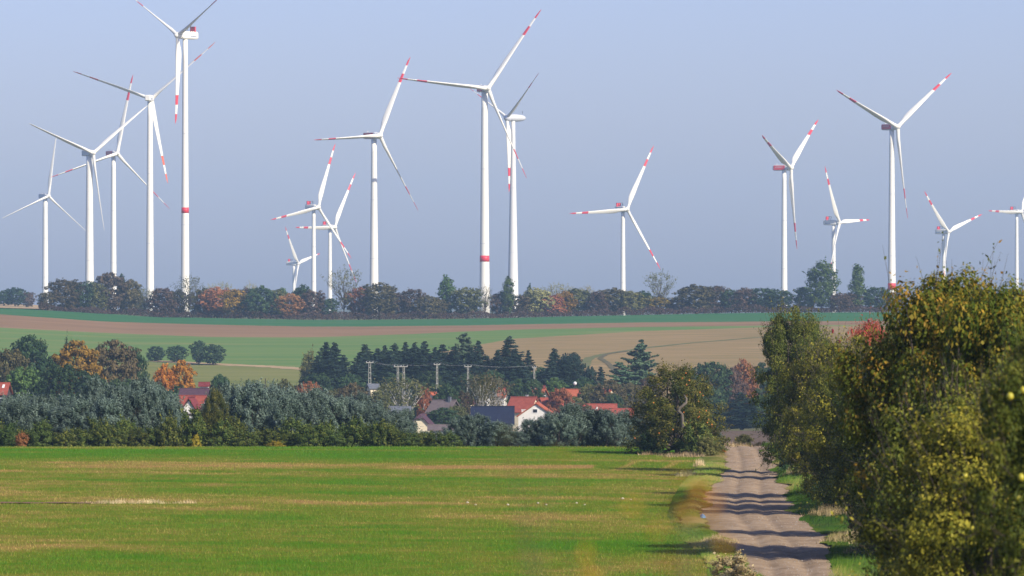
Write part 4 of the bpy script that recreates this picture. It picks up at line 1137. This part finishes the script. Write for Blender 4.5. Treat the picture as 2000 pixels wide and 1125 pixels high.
# ------------------------------------------------------------------ trees of the village and its edges
VT = [ # px, d, top, width, kind, colour, bark, label
 (18,1150,676,74,'dense','L_brown','bark','brown-green tree at the left edge above the red roof'),
 (62,1215,652,92,'dense','L_dark','bark','dark green broad tree behind the left treetops'),
 (80,1235,645,24,'tall','L_dark','bark','dark treetop rising highest at far left'),
 (131,1330,648,18,'tall','L_dark','bark','small dark treetop behind the ochre tree'),
 (146,1120,660,100,'dense','L_yellow','bark','large ochre yellow tree in the left group'),
 (48,1075,712,84,'dense','L_green','bark','green tree in front of the red roof at far left'),
 (120,1050,706,98,'dense','L_dark','bark','dark green tree before the ochre one'),
 (226,1150,661,98,'dense','L_brown','bark','large brown-green tree right of the ochre one'),
 (264,1180,675,44,'dense','L_dark','bark','dark tree against the meadow, right of the large brown one'),
 (182,1085,724,66,'dense','L_dark','bark','dark tree at the foot of the ochre tree'),
 (238,1080,736,84,'dense','L_dark','bark','dark tree at the foot of the large brown tree'),
 (322,1130,708,46,'dense','L_orange','bark','bright orange tree, left half of the orange clump'),
 (352,1140,699,54,'dense','L_orange','bark','bright orange tree, taller half of the orange clump'),
 (298,1100,742,50,'dense','L_dark','bark','dark green tree left of the orange clump'),
 (350,1090,750,60,'round','L_dark','bark','dark bush below the orange clump'),
 (428,1150,727,46,'dense','L_dark','bark','dark green conical tree in the meadow right of the orange clump'),
 (488,1210,731,22,'tall','L_dark','bark','slender dark tree above the white huts'),
 (553,1160,738,44,'dense','L_olive','bark','olive tree right of the white huts'),
 (578,1200,752,40,'dense','L_brown','bark','low brown tree between huts and birch'),
 (608,1150,741,48,'dense','L_rust','bark','rust-coloured tree below the first spruces'),
 (660,1160,756,60,'dense','L_olive','bark','olive tree below the twin spruces'),
 (692,1150,746,62,'dense','L_brown','bark','brown-green tree left of the tallest pole'),
 (735,1140,762,50,'dense','L_olive','bark','olive tree at the foot of the tallest pole'),
 (604,1390,675,32,'tall','L_olive','bark_birch','pale slim birch left of the twin spruces'),
 (790,1175,737,82,'birch','L_olive','bark_birch','broad olive birch below the close pair of poles'),
 (760,1190,748,50,'dense','L_olive','bark','olive tree left of the broad birch'),
 (829,1200,752,28,'dense','L_rust','bark','small orange-brown tree beside the broad birch'),
 (868,1180,746,50,'dense','L_dark','bark','dark rounded evergreen behind the brown roof'),
 (866,1100,794,60,'dense','L_dark','bark','dark rounded bush in front of the brown roof'),
 (938,1160,727,58,'birch','L_brown','bark_birch','birch with bare white limbs, left of two'),
 (970,1165,733,44,'birch','L_brown','bark_birch','birch with bare white limbs, right of two'),
 (905,1190,760,40,'dense','L_brown','bark','brown tree left of the white-limbed birches'),
 (915,1330,725,50,'dense','L_dark','bark','dark tree behind the white-limbed birches'),
 (1012,1290,738,46,'dense','L_dark','bark','dark tree behind the cream gable'),
 (1082,1345,735,50,'dense','L_green','bark','green tree above the red roofs'),
 (1094,1235,755,50,'dense','L_rust','bark','rust-red tree between the village roofs'),
 (1120,1245,772,44,'dense','L_olive','bark','olive tree below the satellite dish'),
 (1150,1290,748,44,'dense','L_olive','bark','olive tree right of the satellite dish'),
 (1190,1270,740,72,'dense','L_brown','bark','brown-green tree above the red barns'),
 (1200,1255,766,34,'dense','L_dark','bark','dark tree behind the red barns'),
 (1232,1290,745,50,'dense','L_brown','bark','brown tree below the pine'),
 (1268,1330,735,50,'dense','L_purple','bark','purplish tree right below the pine'),
 (1345,1310,722,60,'dense','L_dark','bark','dark tree behind the apple tree'),
 (1386,1330,703,80,'dense','L_dark','bark','broad dark tree right behind the apple tree'),
 (1424,1335,713,56,'dense','L_purple','bark','purplish dark tree beside the rusty crown'),
 (1456,1340,699,46,'dense','L_rust','bark','rusty brown crown right of the apple tree'),
 (1486,1345,705,50,'dense','L_dark','bark','dark tree behind the leftmost fruit tree'),
 (1398,1270,776,64,'dense','L_dark','bark','low dark tree at the edge of the ploughed valley field'),
 (1448,1262,765,60,'spruce','L_spruce','bark','blue-dark spruce above the ploughed valley field'),
 (1490,1275,770,60,'dense','L_green','bark','dark green tree right end of the valley trees'),
 (1425,1268,785,50,'dense','L_dark','bark','low dark bush left of the valley spruce'),
 (1520,1290,760,60,'dense','L_dark','bark','dark tree behind the leftmost fruit tree\'s trunk'),
 (636,1400,667,54,'spruce','L_spruce','bark','dark spruce, left of the twin spruces'),
 (657,1396,666,52,'spruce','L_spruce','bark','dark spruce, right of the twin spruces'),
 (712,1390,670,56,'spruce','L_spruce','bark','wide spruce behind the tallest pole'),
 (735,1405,676,44,'spruce','L_spruce','bark','spruce just right of the tallest pole'),
 (752,1410,671,42,'spruce','L_spruce','bark','spruce left of the close pair of poles'),
 (772,1402,668,44,'spruce','L_spruce','bark','spruce behind the close pair, left one'),
 (791,1404,667,44,'spruce','L_spruce','bark','spruce behind the close pair, right one'),
 (810,1398,666,44,'spruce','L_spruce','bark','spruce right of the close pair of poles'),
 (831,1404,664,48,'spruce','L_spruce','bark','spruce left of the pole above the dark tree'),
 (870,1400,668,52,'spruce','L_spruce','bark','spruce right of the pole above the dark tree'),
 (904,1412,655,58,'pine','L_pine','bark','round-topped pine among the spruces'),
 (938,1400,662,48,'spruce','L_spruce','bark','slim spruce between pine and tallest spruce'),
 (993,1390,655,66,'spruce','L_spruce','bark','tallest spruce, above the small red roof'),
 (1030,1402,683,34,'spruce','L_spruce','bark','small spruce right beside the tallest one'),
 (1086,1402,678,52,'spruce','L_spruce','bark','spruce standing alone right of the gap'),
 (1118,1396,685,66,'dense','L_spruce','bark','broad dark rounded conifer right of the gap'),
 (1150,1390,712,30,'dense','L_spruce','bark','low dark conifer by the far track'),
 (1172,1385,714,30,'spruce','L_spruce','bark','little spruce by the far track'),
 (1250,1370,670,70,'pine','L_pine','bark','tall loose pine standing above the village\'s right end'),
 (1214,1365,710,62,'pine','L_pine','bark','lower pale pine left of the tall pine'),
 (1055,1380,715,50,'dense','L_dark','bark','dark tree filling the gap between spruces'),
 (624,1385,690,44,'spruce','L_spruce','bark','lower spruce between slim birch and twin spruces'),
 (646,1380,684,50,'spruce','L_spruce','bark','lower spruce between the twin spruces'),
 (668,1388,692,44,'spruce','L_spruce','bark','lower spruce right of the twin spruces'),
 (700,1376,688,44,'spruce','L_spruce','bark','lower spruce left of the tallest pole'),
 (722,1380,684,46,'spruce','L_spruce','bark','lower spruce right behind the tallest pole'),
 (743,1384,684,46,'spruce','L_spruce','bark','lower spruce second right of the tallest pole'),
 (762,1380,680,46,'spruce','L_spruce','bark','lower spruce left behind the close pair of poles'),
 (782,1382,682,46,'spruce','L_spruce','bark','lower spruce between the close pair of poles'),
 (801,1380,680,46,'spruce','L_spruce','bark','lower spruce right behind the close pair of poles'),
 (821,1378,680,48,'spruce','L_spruce','bark','lower spruce midway between pair and next pole'),
 (845,1384,676,46,'spruce','L_spruce','bark','spruce right behind the pole above the dark tree'),
 (858,1378,686,46,'spruce','L_spruce','bark','lower spruce just right of the pole above the dark tree'),
 (886,1380,672,50,'spruce','L_spruce','bark','spruce left beside the round-topped pine'),
 (920,1378,676,50,'spruce','L_spruce','bark','spruce right beside the round-topped pine'),
 (955,1380,690,46,'spruce','L_spruce','bark','lower spruce left of the tallest spruce'),
 (975,1378,684,46,'spruce','L_spruce','bark','spruce at the left shoulder of the tallest spruce'),
 (1012,1376,680,50,'spruce','L_spruce','bark','spruce at the right shoulder of the tallest spruce'),
 (1075,1376,700,50,'spruce','L_spruce','bark','lower spruce left of the lone spruce'),
 (1104,1376,694,50,'spruce','L_spruce','bark','lower spruce right of the lone spruce'),
 (1112,1190,790,40,'dense','L_olive','bark','olive tree right of the white gable'),
 (630,1418,704,46,'dense','L_spruce','bark','dark conifer filling the spruce row, first from left'),
 (655,1418,700,46,'dense','L_spruce','bark','dark conifer filling the spruce row, second from left'),
 (715,1418,694,46,'dense','L_spruce','bark','dark conifer filling the spruce row, third from left'),
 (745,1418,692,46,'dense','L_spruce','bark','dark conifer filling the spruce row, fourth from left'),
 (775,1418,690,46,'dense','L_spruce','bark','dark conifer filling the spruce row, fifth from left'),
 (805,1418,688,46,'dense','L_spruce','bark','dark conifer filling the spruce row, sixth from left'),
 (835,1418,688,46,'dense','L_spruce','bark','dark conifer filling the spruce row, seventh from left'),
 (862,1418,688,46,'dense','L_spruce','bark','dark conifer filling the spruce row, eighth from left'),
 (890,1418,686,46,'dense','L_spruce','bark','dark conifer filling the spruce row, ninth from left'),
 (925,1418,690,46,'dense','L_spruce','bark','dark conifer filling the spruce row, tenth from left'),
 (960,1418,700,46,'dense','L_spruce','bark','dark conifer filling the spruce row, eleventh from left'),
 (1005,1418,694,46,'dense','L_spruce','bark','dark conifer filling the spruce row, twelfth from left'),
 (1100,1418,704,46,'dense','L_spruce','bark','dark conifer filling the spruce row, thirteenth from left'),
 (1043,1265,737,46,'dense','L_dark','bark','dark tree hiding the foot of the rightmost pole'),
 (1030,1270,772,40,'dense','L_olive','bark','small olive tree under the orange roof'),
 (1140,1200,786,40,'dense','L_brown','bark','brown tree left of the long red barn'),
 (890,1140,790,44,'dense','L_olive','bark','olive tree left of the navy roof'),
 (640,1120,772,70,'dense','L_olive','bark','olive tree behind the willow belt left of centre'),
 (705,1110,782,60,'dense','L_brown','bark','brown tree hiding the left red roof'),
 (590,1110,768,60,'dense','L_dark','bark','dark tree behind the willow belt left of centre'),
 (500,1120,768,44,'dense','L_dark','bark','dark tree in front of the white huts, left'),
 (535,1125,771,36,'dense','L_olive','bark','olive bush in front of the white huts, right'),
 (450,1110,762,60,'dense','L_olive','bark','olive tree right of the purple-roofed barn'),
 (20,1040,776,70,'dense','L_dark','bark','dark tree below the red roof at far left'),
 (280,1060,752,60,'dense','L_brown','bark','brown tree left below the orange clump'),
 (620,1350,725,60,'dense','L_dark','bark','dark tree at the foot of the slim birch'),
 (680,1340,728,60,'dense','L_dark','bark','dark tree left behind the tallest pole'),
 (840,1330,722,60,'dense','L_dark','bark','dark tree behind the pole above the dark round tree'),
 (770,1345,724,60,'dense','L_dark','bark','dark tree behind the close pair of poles'),
 (960,1340,720,60,'dense','L_dark','bark','dark tree at the foot of the tallest spruce'),
 (1140,1340,735,60,'dense','L_dark','bark','dark tree at the foot of the broad conifer')]
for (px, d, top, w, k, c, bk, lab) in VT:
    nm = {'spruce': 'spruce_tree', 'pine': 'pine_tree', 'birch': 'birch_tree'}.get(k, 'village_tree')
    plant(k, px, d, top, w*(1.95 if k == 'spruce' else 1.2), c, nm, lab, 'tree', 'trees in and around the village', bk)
for (px, base, top, w, c, lab) in [(305,706,675,36,'L_dark','left tree of the left pair on the meadow'),(345,708,673,42,'L_dark','right tree of the left pair on the meadow'),
                                   (387,711,664,28,'L_dark','slim tree of the right pair on the meadow'),(415,713,671,48,'L_dark','round tree of the right pair on the meadow')]:
    d = d_on_hill(px, base)
    plant('round', px, d, top, w*1.1, c, 'meadow_tree', 'dark ' + lab, 'tree', 'trees on the far meadow')

# ------------------------------------------------------------------ willow belt and weeds at the far edge of the crop field
WT = [(-20,785),(0,776),(60,784),(120,790),(170,774),(210,766),(260,762),(300,756),(330,772),(352,786),(372,806),(395,792),(440,766),(500,758),(560,772),(600,768),(640,776),(700,780),(750,794),(795,820),(808,842),
      (850,846),(880,846),(897,815),(930,806),(960,826),(1000,834),(1040,822),(1060,806),(1100,797),(1150,800),(1200,800),(1250,815)]
spots = []
px = -12.0
while px < 1262:
    spots.append((px, 492 + float(RNG.uniform(0, 14)), 0.0)); px += float(RNG.uniform(16, 25))
px = -20.0
while px < 800:
    spots.append((px, 512 + float(RNG.uniform(0, 16)), -9.0)); px += float(RNG.uniform(22, 38))
for i, (px, d, up) in enumerate(sorted(spots)):
    top = np.interp(px, [a for a, b in WT], [b for a, b in WT]) + up + float(RNG.normal(0, 7))
    if 346 < px < 396: top = max(top, 816)
    plant('willow', px, d, top, float(RNG.uniform(48, 88)) if not (790 < px < 892 or 340 < px < 400) else 40.0, 'L_willow', 'willow_bush', 'silver-grey willow bush in the belt behind the field, %s from left' % ordw(i+1), 'bush', 'silver willows along the field edge', 'bark')
px = -8.0; i = 0
while px < 885:
    i += 1
    top = 828 + float(RNG.normal(0, 11)) + (6 if px > 700 else 0)
    if px > 785: top = max(top, 843)
    c = 'L_shrub' if RNG.random() < 0.86 else 'L_green'
    plant('shrub', px, 486.5 + float(RNG.uniform(0, 4)), min(top, 852), float(RNG.uniform(44, 66)), c, 'weedy_shrub', 'low green shrub in front of the willows, %s from left' % ordw(i), 'shrub', 'green shrubs along the field edge')
    px += float(RNG.uniform(17, 26))
for (px, top, w, c, lab) in [(42, 843, 26, 'L_rust', 'small rust-brown bush at the left field edge'), (383, 848, 18, 'L_shrub_y', 'small bright yellow bush at the field edge'),
                             (537, 860, 34, 'L_shrub_y', 'low yellow-green bush at the field edge')]:
    plant('shrub', px, 485.5, top, w, c, 'weedy_shrub', lab, 'shrub')
plant('appletree', 420, 490, 758, 66, 'L_apple', 'autumn_bush', 'rust and green autumn tree rising out of the willow belt', 'tree')

# ------------------------------------------------------------------ apple tree left of the track
def fruits(root, kind_v, n, mat, seed, size=0.05, side=None):
    """single fruits hung on the crown's surface, each its own part"""
    rng = np.random.default_rng(seed)
    C, rad = kind_v[4]
    me = FR[mat]
    s = root.scale
    rz = root.rotation_euler.z
    view = np.array([math.cos(-rz)*0.25 - math.sin(-rz)*-0.95, math.sin(-rz)*0.25 + math.cos(-rz)*-0.95, 0.1])   # towards the lit, near side
    sc = np.argsort(-(C@view) + rng.normal(0, 1.0, len(C)))
    k = 0
    for j in sc[:n]:
        dirv = unit((view + rng.normal(size=3)*0.5)[None, :])[0]
        p = C[j] + dirv*rad[j]*1.12
        o = link('fruit', me, root)
        o.location = p
        f = size/0.05
        o.scale = (f/s[0], f/s[0], f/s[2])
FR = {}
for m in ('fruit', 'fruit_red'):
    fb = MB(); fb.lathe([(0.004, -0.050), (0.034, -0.038), (0.048, -0.006), (0.042, 0.022), (0.022, 0.046), (0.006, 0.052)], 8)
    FR[m] = fb.mesh('fruit', M[m], True)

at = plant('appletree', 1320, 455, 708, 214, 'L_apple', 'apple_tree', 'rounded apple tree with twisted trunk left of the track', 'tree', sink=0.1, flip=0.4)
fruits(at, KINDS['appletree'][0], 30, 'fruit_red', 7, 0.055)
# its twisted, sunlit main branch standing free of the leaves
d = 451.0
tb = MB()
P = [(1331, 832), (1329, 806), (1323, 800), (1325, 794), (1337, 784), (1338, 776), (1333, 768)]
tb.tube([(wx(a, d)-wx(1318, 455), d-455-1.2, wz(b, d)-tz(wx(1318, 455), 455)) for a, b in P], [0.13, 0.12, 0.13, 0.12, 0.10, 0.08, 0.04], 8)
o = tb.obj('twisted_branch', noise_mat('bark_branch', [(0.09, 0.075, 0.06), (0.19, 0.16, 0.13)], 5, 0.95, (1, 1, 0.25), 0.5)); o.parent = at
o.matrix_parent_inverse = (Matrix.Translation(at.location) @ Matrix.Rotation(at.rotation_euler.z, 4, 'Z') @ Matrix.Diagonal((*at.scale, 1))).inverted() @ Matrix.Translation(at.location)
plant('shrub', 1362, 449, 822, 74, 'L_shrub', 'bush', 'green bush at the right foot of the apple tree', 'bush')
plant('shrub', 1276, 453, 834, 54, 'L_dark', 'bush', 'dark bush at the left foot of the apple tree', 'bush')
plant('willow', 1396, 462, 838, 34, 'L_willow', 'willow_bush', 'grey bush right of the apple tree at the track', 'bush')
plant('shrub', 1382, 446, 850, 44, 'L_olive', 'bush', 'olive bush beside the track under the apple tree', 'bush')
plant('willow', 1452, 560, 848, 44, 'L_olive', 'bush', 'dry olive bush beyond the end of the track', 'bush')
plant('shrub', 1482, 556, 862, 40, 'L_brown', 'bush', 'low brown bush beyond the end of the track', 'bush')

# ------------------------------------------------------------------ fruit trees right of the track
OR = KINDS['orchard']
RT = [ # px, d, top, width, colour, variant, label, fruits
 (1552, 402, 592, 146, 'L_orchard', 1, 'leftmost dark fruit tree right of the track', 0),
 (1592, 388, 640, 120, 'L_orchard', 1, 'dark fruit tree just behind the leftmost one', 0),
 (1616, 350, 668, 176, 'L_orchard_y', 2, 'olive fruit tree with small yellow fruits, second along the track', 50),
 (1676, 328, 648, 230, 'L_orchard_y', 1, 'olive fruit tree with yellow fruits below the red leaves', 44),
 (1700, 336, 622, 110, 'L_red', 3, 'red-leaved tree behind the fruit trees', 0),
 (1722, 290, 716, 180, 'L_orchard', 2, 'dark low fruit tree under the olive ones', 10),
 (1744, 270, 652, 260, 'L_orchard_y', 1, 'olive fruit tree close to the track, right of the low dark one', 12),
 (1668, 319, 690, 170, 'L_orchard', 2, 'dark fruit tree between the two olive ones', 8),
 (1852, 232, 690, 230, 'L_orchard', 1, 'dark fruit tree low at the right before the bottom edge', 6),
 (1784, 263, 630, 260, 'L_orchard', 1, 'dark green fruit tree in the middle of the right row', 14),
 (1856, 222, 660, 260, 'L_orchard_y', 3, 'olive fruit tree half hidden in the middle of the right row', 10),
 (1810, 190, 600, 260, 'L_orchard', 2, 'dark fruit tree behind the orange-leaved one', 12),
 (1862, 150, 518, 380, 'L_orchard_o', 3, 'tall fruit tree with orange autumn leaves reaching above the ridge', 16),
 (1955, 136, 540, 330, 'L_orchard_o', 3, 'rusty-topped fruit tree right of the tall orange one', 8),
 (1890, 120, 700, 380, 'L_orchard', 0, 'dark fruit tree in front of the orange-leaved one', 8),
 (1945, 102, 752, 480, 'L_orchard_y', 2, 'sunlit yellow-green fruit tree at the lower right', 18),
 (2085, 76, 585, 330, 'L_orchard', 1, 'nearest fruit tree with large yellow fruits at right edge', 40)]
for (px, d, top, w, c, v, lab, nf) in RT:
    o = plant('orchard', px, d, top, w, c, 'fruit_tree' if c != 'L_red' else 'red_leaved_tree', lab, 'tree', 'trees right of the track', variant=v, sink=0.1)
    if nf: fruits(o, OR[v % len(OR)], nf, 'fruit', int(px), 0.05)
for (px, d, top, w, c, lab) in [(1602, 345, 940, 56, 'L_dark', 'dark round bush on the right verge'), (1650, 320, 960, 90, 'L_dark', 'dark bush under the olive fruit trees'),
                                (1745, 262, 985, 120, 'L_dark', 'dark bush under the middle fruit tree'), (1690, 292, 975, 70, 'L_brown', 'brown bramble at the verge edge'),
                                (1830, 236, 985, 150, 'L_shrub', 'green bush at the lower right among the fruit trees'), (1548, 398, 872, 60, 'L_dark', 'dark bush at the foot of the leftmost fruit tree')]:
    plant('shrub', px, d, top, w, c, 'bush', lab, 'bush')

# old wooden line pole between the trees
d = 340.0; x = wx(1646, d); zb = tz(x, d)
root = empty('wooden_power_pole', (x, d, zb-0.2)); tag(root, 'old wooden pole with red-brown insulators above the fruit trees', 'power pole')
H = wz(652, d) - zb
MB().tube([(0, 0.12, 0), (0, 0.12, H-0.3)], [0.13, 0.10], 10).obj('pole', M['wood_old'], root, True)
ca = MB().box(-0.64, 0.60, -0.06, 0.06, H+0.02, H+0.16).obj('crossarm', M['wood_old'], root)
ip = [(0.012, 0), (0.012, 0.05), (0.055, 0.06), (0.06, 0.15), (0.045, 0.17), (0.07, 0.19), (0.07, 0.27), (0.04, 0.32), (0.005, 0.33)]
for (ix, iz) in ((-0.58, H+0.16), (0.52, H+0.16), (-0.20, H-0.42), (1.5, H+0.75)):
    b_ = MB().lathe(ip, 10).obj('insulator', M['insul'], root, True); b_.location = (ix, 0.0 if iz > H else 0.0, iz)
MB().box(-0.26, 0.30, -0.04, 0.04, H-0.50, H-0.42).obj('lower_crossarm', M['wood_old'], root)
MB().tube([(0.10, 0.1, H-0.6), (1.5, 0.02, H+0.75)], [0.04, 0.035], 6).obj('brace', M['wood_old'], root)

# ------------------------------------------------------------------ grass tufts, stones, litter
def tuft(name, label, px, d, w, hgt, n, tint, seed, depth=0.5, mat='L_dry', kind='stuff', relief=None):
    r = np.random.default_rng(seed)
    x0 = wx(px, d)
    m = max(6, int(n/16))
    cx, cd = x0 + r.normal(0, w/2.8, m), d + r.normal(0, depth, m)
    ch = r.uniform(0.45, 1.0, m)*np.exp(-((cx-x0)/(w*0.8))**2); ct = r.normal(0, 0.15, m)
    j = r.integers(0, m, n)
    X = cx[j] + r.normal(0, 0.13, n); D = cd[j] + r.normal(0, 0.13, n)
    base = terrain(X, D) + (relief(X, D) if relief else 0) - 0.02
    a = r.uniform(0, 2*np.pi, n); H = hgt*ch[j]*r.uniform(0.35, 1.0, n); W = r.uniform(0.010, 0.026, n); ll = H*r.uniform(0.05, 0.7, n)
    V = np.zeros((n, 3, 3))
    V[:, 0] = np.stack([X-np.sin(a)*W, D+np.cos(a)*W, base], 1); V[:, 1] = np.stack([X+np.sin(a)*W, D-np.cos(a)*W, base], 1)
    V[:, 2] = np.stack([X+np.cos(a)*ll, D+np.sin(a)*ll, base+H], 1)
    o = link(name, mesh_np(name, V.reshape(-1, 3), T=np.arange(3*n).reshape(n, 3), mat=M[mat], attrs={'tint': np.repeat(np.clip(tint + ct[j] + r.normal(0, 0.15, n), 0, 1), 3)}))
    tag(o, label, 'grass tuft', 'dry grass tufts', kind)
plant('shrub', 1432, 243, 1080, 92, 'L_dry', 'dry_weed', 'big dry brown weed at the bottom edge beside the track', 'weed')
tuft('grass_tuft', 'dry pale grass below the apple tree', 1345, 447, 3.4, 0.55, 1500, 0.6, 602, 1.4, relief=left_bank)
tuft('grass_tuft', 'small upright straw tuft on the field corner left of the track', 1367, 418, 0.5, 0.85, 420, 0.75, 603, 0.5)
tuft('grass_tuft', 'dry grass at the foot of the leftmost fruit tree', 1562, 392, 1.6, 0.9, 900, 0.5, 604, 1.2, relief=right_bank)
tuft('grass_tuft', 'dry grass clump on the right verge under the olive tree', 1625, 318, 2.4, 0.8, 1500, 0.4, 605, 1.9, relief=right_bank)
tuft('grass_tuft', 'tall dry grass on the right verge near the bottom', 1668, 283, 2.2, 0.8, 1600, 0.45, 606, 1.9, relief=right_bank)
tuft('grass_tuft', 'brown dry weeds on the right verge by the dark bush', 1705, 268, 2.0, 0.9, 1200, 0.2, 607, 1.4, relief=right_bank)
tuft('grass_tuft', 'pale grass at the left field corner under the apple tree', 1270, 452, 1.6, 0.5, 500, 0.6, 608, 1.0)
tuft('grass_tuft', 'pale grass on the bank at the left of the track', 1410, 281, 1.3, 0.5, 700, 0.7, 609, 1.2, relief=left_bank)
tuft('grass_tuft', 'straw-coloured grass by the bend of the track', 1340, 396, 1.6, 0.5, 700, 0.6, 610, 1.2, relief=left_bank)
tuft('grass_tuft', 'dry grass beyond the end of the track', 1425, 500, 3.0, 0.7, 900, 0.5, 611, 1.9)
for i, (px, w, n, h) in enumerate([(165, 0.7, 80, .30), (188, 0.9, 150, .36), (213, 1.0, 240, .42), (232, 0.8, 260, .45), (262, 1.0, 220, .40), (284, 1.0, 320, .42), (302, 0.7, 160, .40), (316, 0.4, 70, .42), (352, 0.8, 90, .34), (375, 0.7, 130, .40)]):
    tuft('straw_tuft', 'pale straw tuft in the field\'s left furrow, %s from left' % ordw(i+1), px, 340.0, w, h, n, 0.8, 700+i, 0.25)
ST = [(913, 983, 8, 'largest pale stone of the row in the field'), (929, 987, 6, 'flat pale stone right of the largest one'), (992, 987, 7, 'pale stone in the middle of the row in the field'),
      (1051, 984, 7, 'pale stone right of the field row\'s middle'), (1067, 987, 6, 'small flat stone next to the right-hand pair'), (1126, 984, 7, 'pale stone near the right end of the field row'),
      (1142, 987, 6, 'small flat stone at the right end of the field row'), (1216, 975, 8, 'pale stone set apart towards the track'), (1232, 977, 5, 'small stone beside the one set apart')]
for i, (px, row, w, lab) in enumerate(ST):
    d = 11.4*F/(row-HY); x = wx(px, d); s = w/F*d*0.42
    r = np.random.default_rng(800+i)
    bm = MB(); bm.lathe([(0.1*s, -0.3*s), (0.8*s, -0.1*s), (s, 0.25*s), (0.75*s, 0.6*s), (0.3*s, 0.85*s), (0.05*s, 0.9*s)], 8)
    bm.v = [(a*r.uniform(.85, 1.15), b*r.uniform(.85, 1.15), c*r.uniform(.85, 1.1)) for a, b, c in bm.v]
    o = bm.obj('stone', M['stone']); o.location = (x, d, tz(x, d)+0.02)
    tag(o, lab, 'stone', 'pale stones in the field')
r = np.random.default_rng(321)
n = 9000
D = r.uniform(246, 480, n); u = r.random(n)
X = tr_l(D) + (tr_r(D)-tr_l(D))*u
sz = 0.012 + 0.05*r.random(n)**4
zb = terrain(X, D) + track_relief(X, D) + 0.03
V = np.zeros((n, 5, 3)); a0 = r.uniform(0, 6.28, n)
for k in range(4):
    V[:, k] = np.stack([X+np.cos(a0+k*1.57)*sz*r.uniform(.7, 1.3, n), D+np.sin(a0+k*1.57)*sz*r.uniform(.7, 1.3, n), zb-0.004], 1)
V[:, 4] = np.stack([X, D, zb+sz*r.uniform(.5, 1.0, n)], 1)
b5 = np.arange(n)[:, None]*5
T = np.concatenate([b5+np.array([[k, (k+1) % 4, 4]]) for k in range(4)])
o = link('gravel', mesh_np('gravel', V.reshape(-1, 3), T=T, mat=noise_mat('gravel', [(0.16, 0.12, 0.09), (0.42, 0.36, 0.29)], 3.0, 1.0, spec=0.0)))
tag(o, 'loose gravel scattered over the dirt track', 'gravel', kind='stuff')
M['blue'] = noise_mat('blue_plastic', [(0.08, 0.20, 0.36), (0.16, 0.30, 0.46)], 8, 0.4)
d = 312.0; x = wx(1372, d)
bm = MB(); r = np.random.default_rng(9)
vs = [(0.16*math.cos(a)*(0.6+0.5*r.random()), 0.12*math.sin(a), 0.05+0.12*r.random()) for a in np.linspace(0, 6.28, 9)[:-1]] + [(0, 0, 0.24)]
bm.add(vs + [(v[0], v[1], 0.0) for v in vs[:8]], [(k, (k+1) % 8, 8) for k in range(8)] + [(9+k, 9+(k+1) % 8, (k+1) % 8, k) for k in range(8)])
o = bm.obj('plastic_scrap', M['blue']); o.location = (x, d, tz(x, d) + float(left_bank(np.array(x), np.array(d))) + 0.05)
tag(o, 'crumpled scrap of blue plastic on the bank left of the track', 'litter')
d = 458.0; x = wx(1413, d)
o = plant('shrub', 1413, d, 880, 12, 'L_orange', 'flower', 'tiny orange-leaved plant at the left edge of the track', 'plant')

# ------------------------------------------------------------------ out-of-focus shrub right in front of the photographer
def near_twigs():
    rng = np.random.default_rng(5)
    root = empty('foreground_shrub', (0.20, 10.0, tz(0, 10.0)-0.05))
    tag(root, 'blurred shrub tips with yellowing leaves close to the camera', 'shrub')
    zr0 = tz(0, 10.0)-0.05
    tips = [(1362, 900, 9.6), (1372, 940, 10.2), (1345, 992, 9.8), (1308, 1000, 9.5), (1335, 1045, 10.0), (985, 800, 10.6), (1075, 905, 10.4), (1020, 1010, 10.2), (1110, 1030, 10.4), (930, 1075, 10.2), (1180, 1085, 9.8), (1315, 1105, 9.6)]
    dens = [3, 4, 4, 2, 3, 2, 1, 1, 1, 1, 1, 2]
    mb = MB(); Ps = []; Ns = []; Ti = []
    for (px, row, d), k in zip(tips, dens):
        tip = np.array([wx(px, d)-0.20, d-10.0, wz(row, d)-zr0])
        base = np.array([rng.normal(0, 0.12) + 0.03, rng.normal(0, 0.1), 0.0])
        limb(mb, base, tip, 0.006, 0.0010, rng, 5, 0.05, 6)
        for q in range(k):
            t = rng.uniform(0.96, 1.01)
            Ps.append(base + (tip-base)*t + rng.normal(size=3)*np.array([0.03, 0.04, 0.022]))
            Ns.append(rng.normal(size=3)); Ti.append(rng.random())
    for q in range(160):                       # the rest of the shrub, below the frame
        j = rng.integers(0, len(tips)); px, row, d = tips[j]
        tip = np.array([wx(px, d)-0.20, d-10.0, wz(row, d)-zr0]); t = rng.uniform(0.35, 0.80)
        Ps.append(tip*t + rng.normal(size=3)*0.05); Ns.append(rng.normal(size=3)); Ti.append(rng.random())
    mb.obj('stem', M['bark'], root, True)
    P, N = np.array(Ps), unit(np.array(Ns))
    V, Q = leaf_cards(P, N, rng.uniform(0.026, 0.042, len(P)), rng.uniform(0.014, 0.022, len(P)), rng)
    link('crown', mesh_np('foreground_leaves', V, Q, mat=leaf_mat('leaf_foreground', (0.10, 0.12, 0.015), (0.30, 0.20, 0.02), (0.48, 0.24, 0.03), 0.4), attrs={'tint': np.repeat(np.array(Ti), 4)}), root)
near_twigs()

# ------------------------------------------------------------------ haze
hb = MB().box(-2600, 2600, -220, 8200, -35, 175)
hz = hb.obj('haze')
hz["kind"] = "stuff"; hz["label"] = "thin blue autumn haze filling the valley air"; hz["category"] = "haze"
m, nt, nn, ll, out = new_mat('haze_air')
vp = nn.new('ShaderNodeVolumePrincipled')
vp.inputs['Color'].default_value = (0.50, 0.76, 1.0, 1)
vp.inputs['Density'].default_value = 0.000075
vp.inputs['Anisotropy'].default_value = 0.0
ll.new(vp.outputs[0], out.inputs['Volume'])
hz.data.materials.append(m)
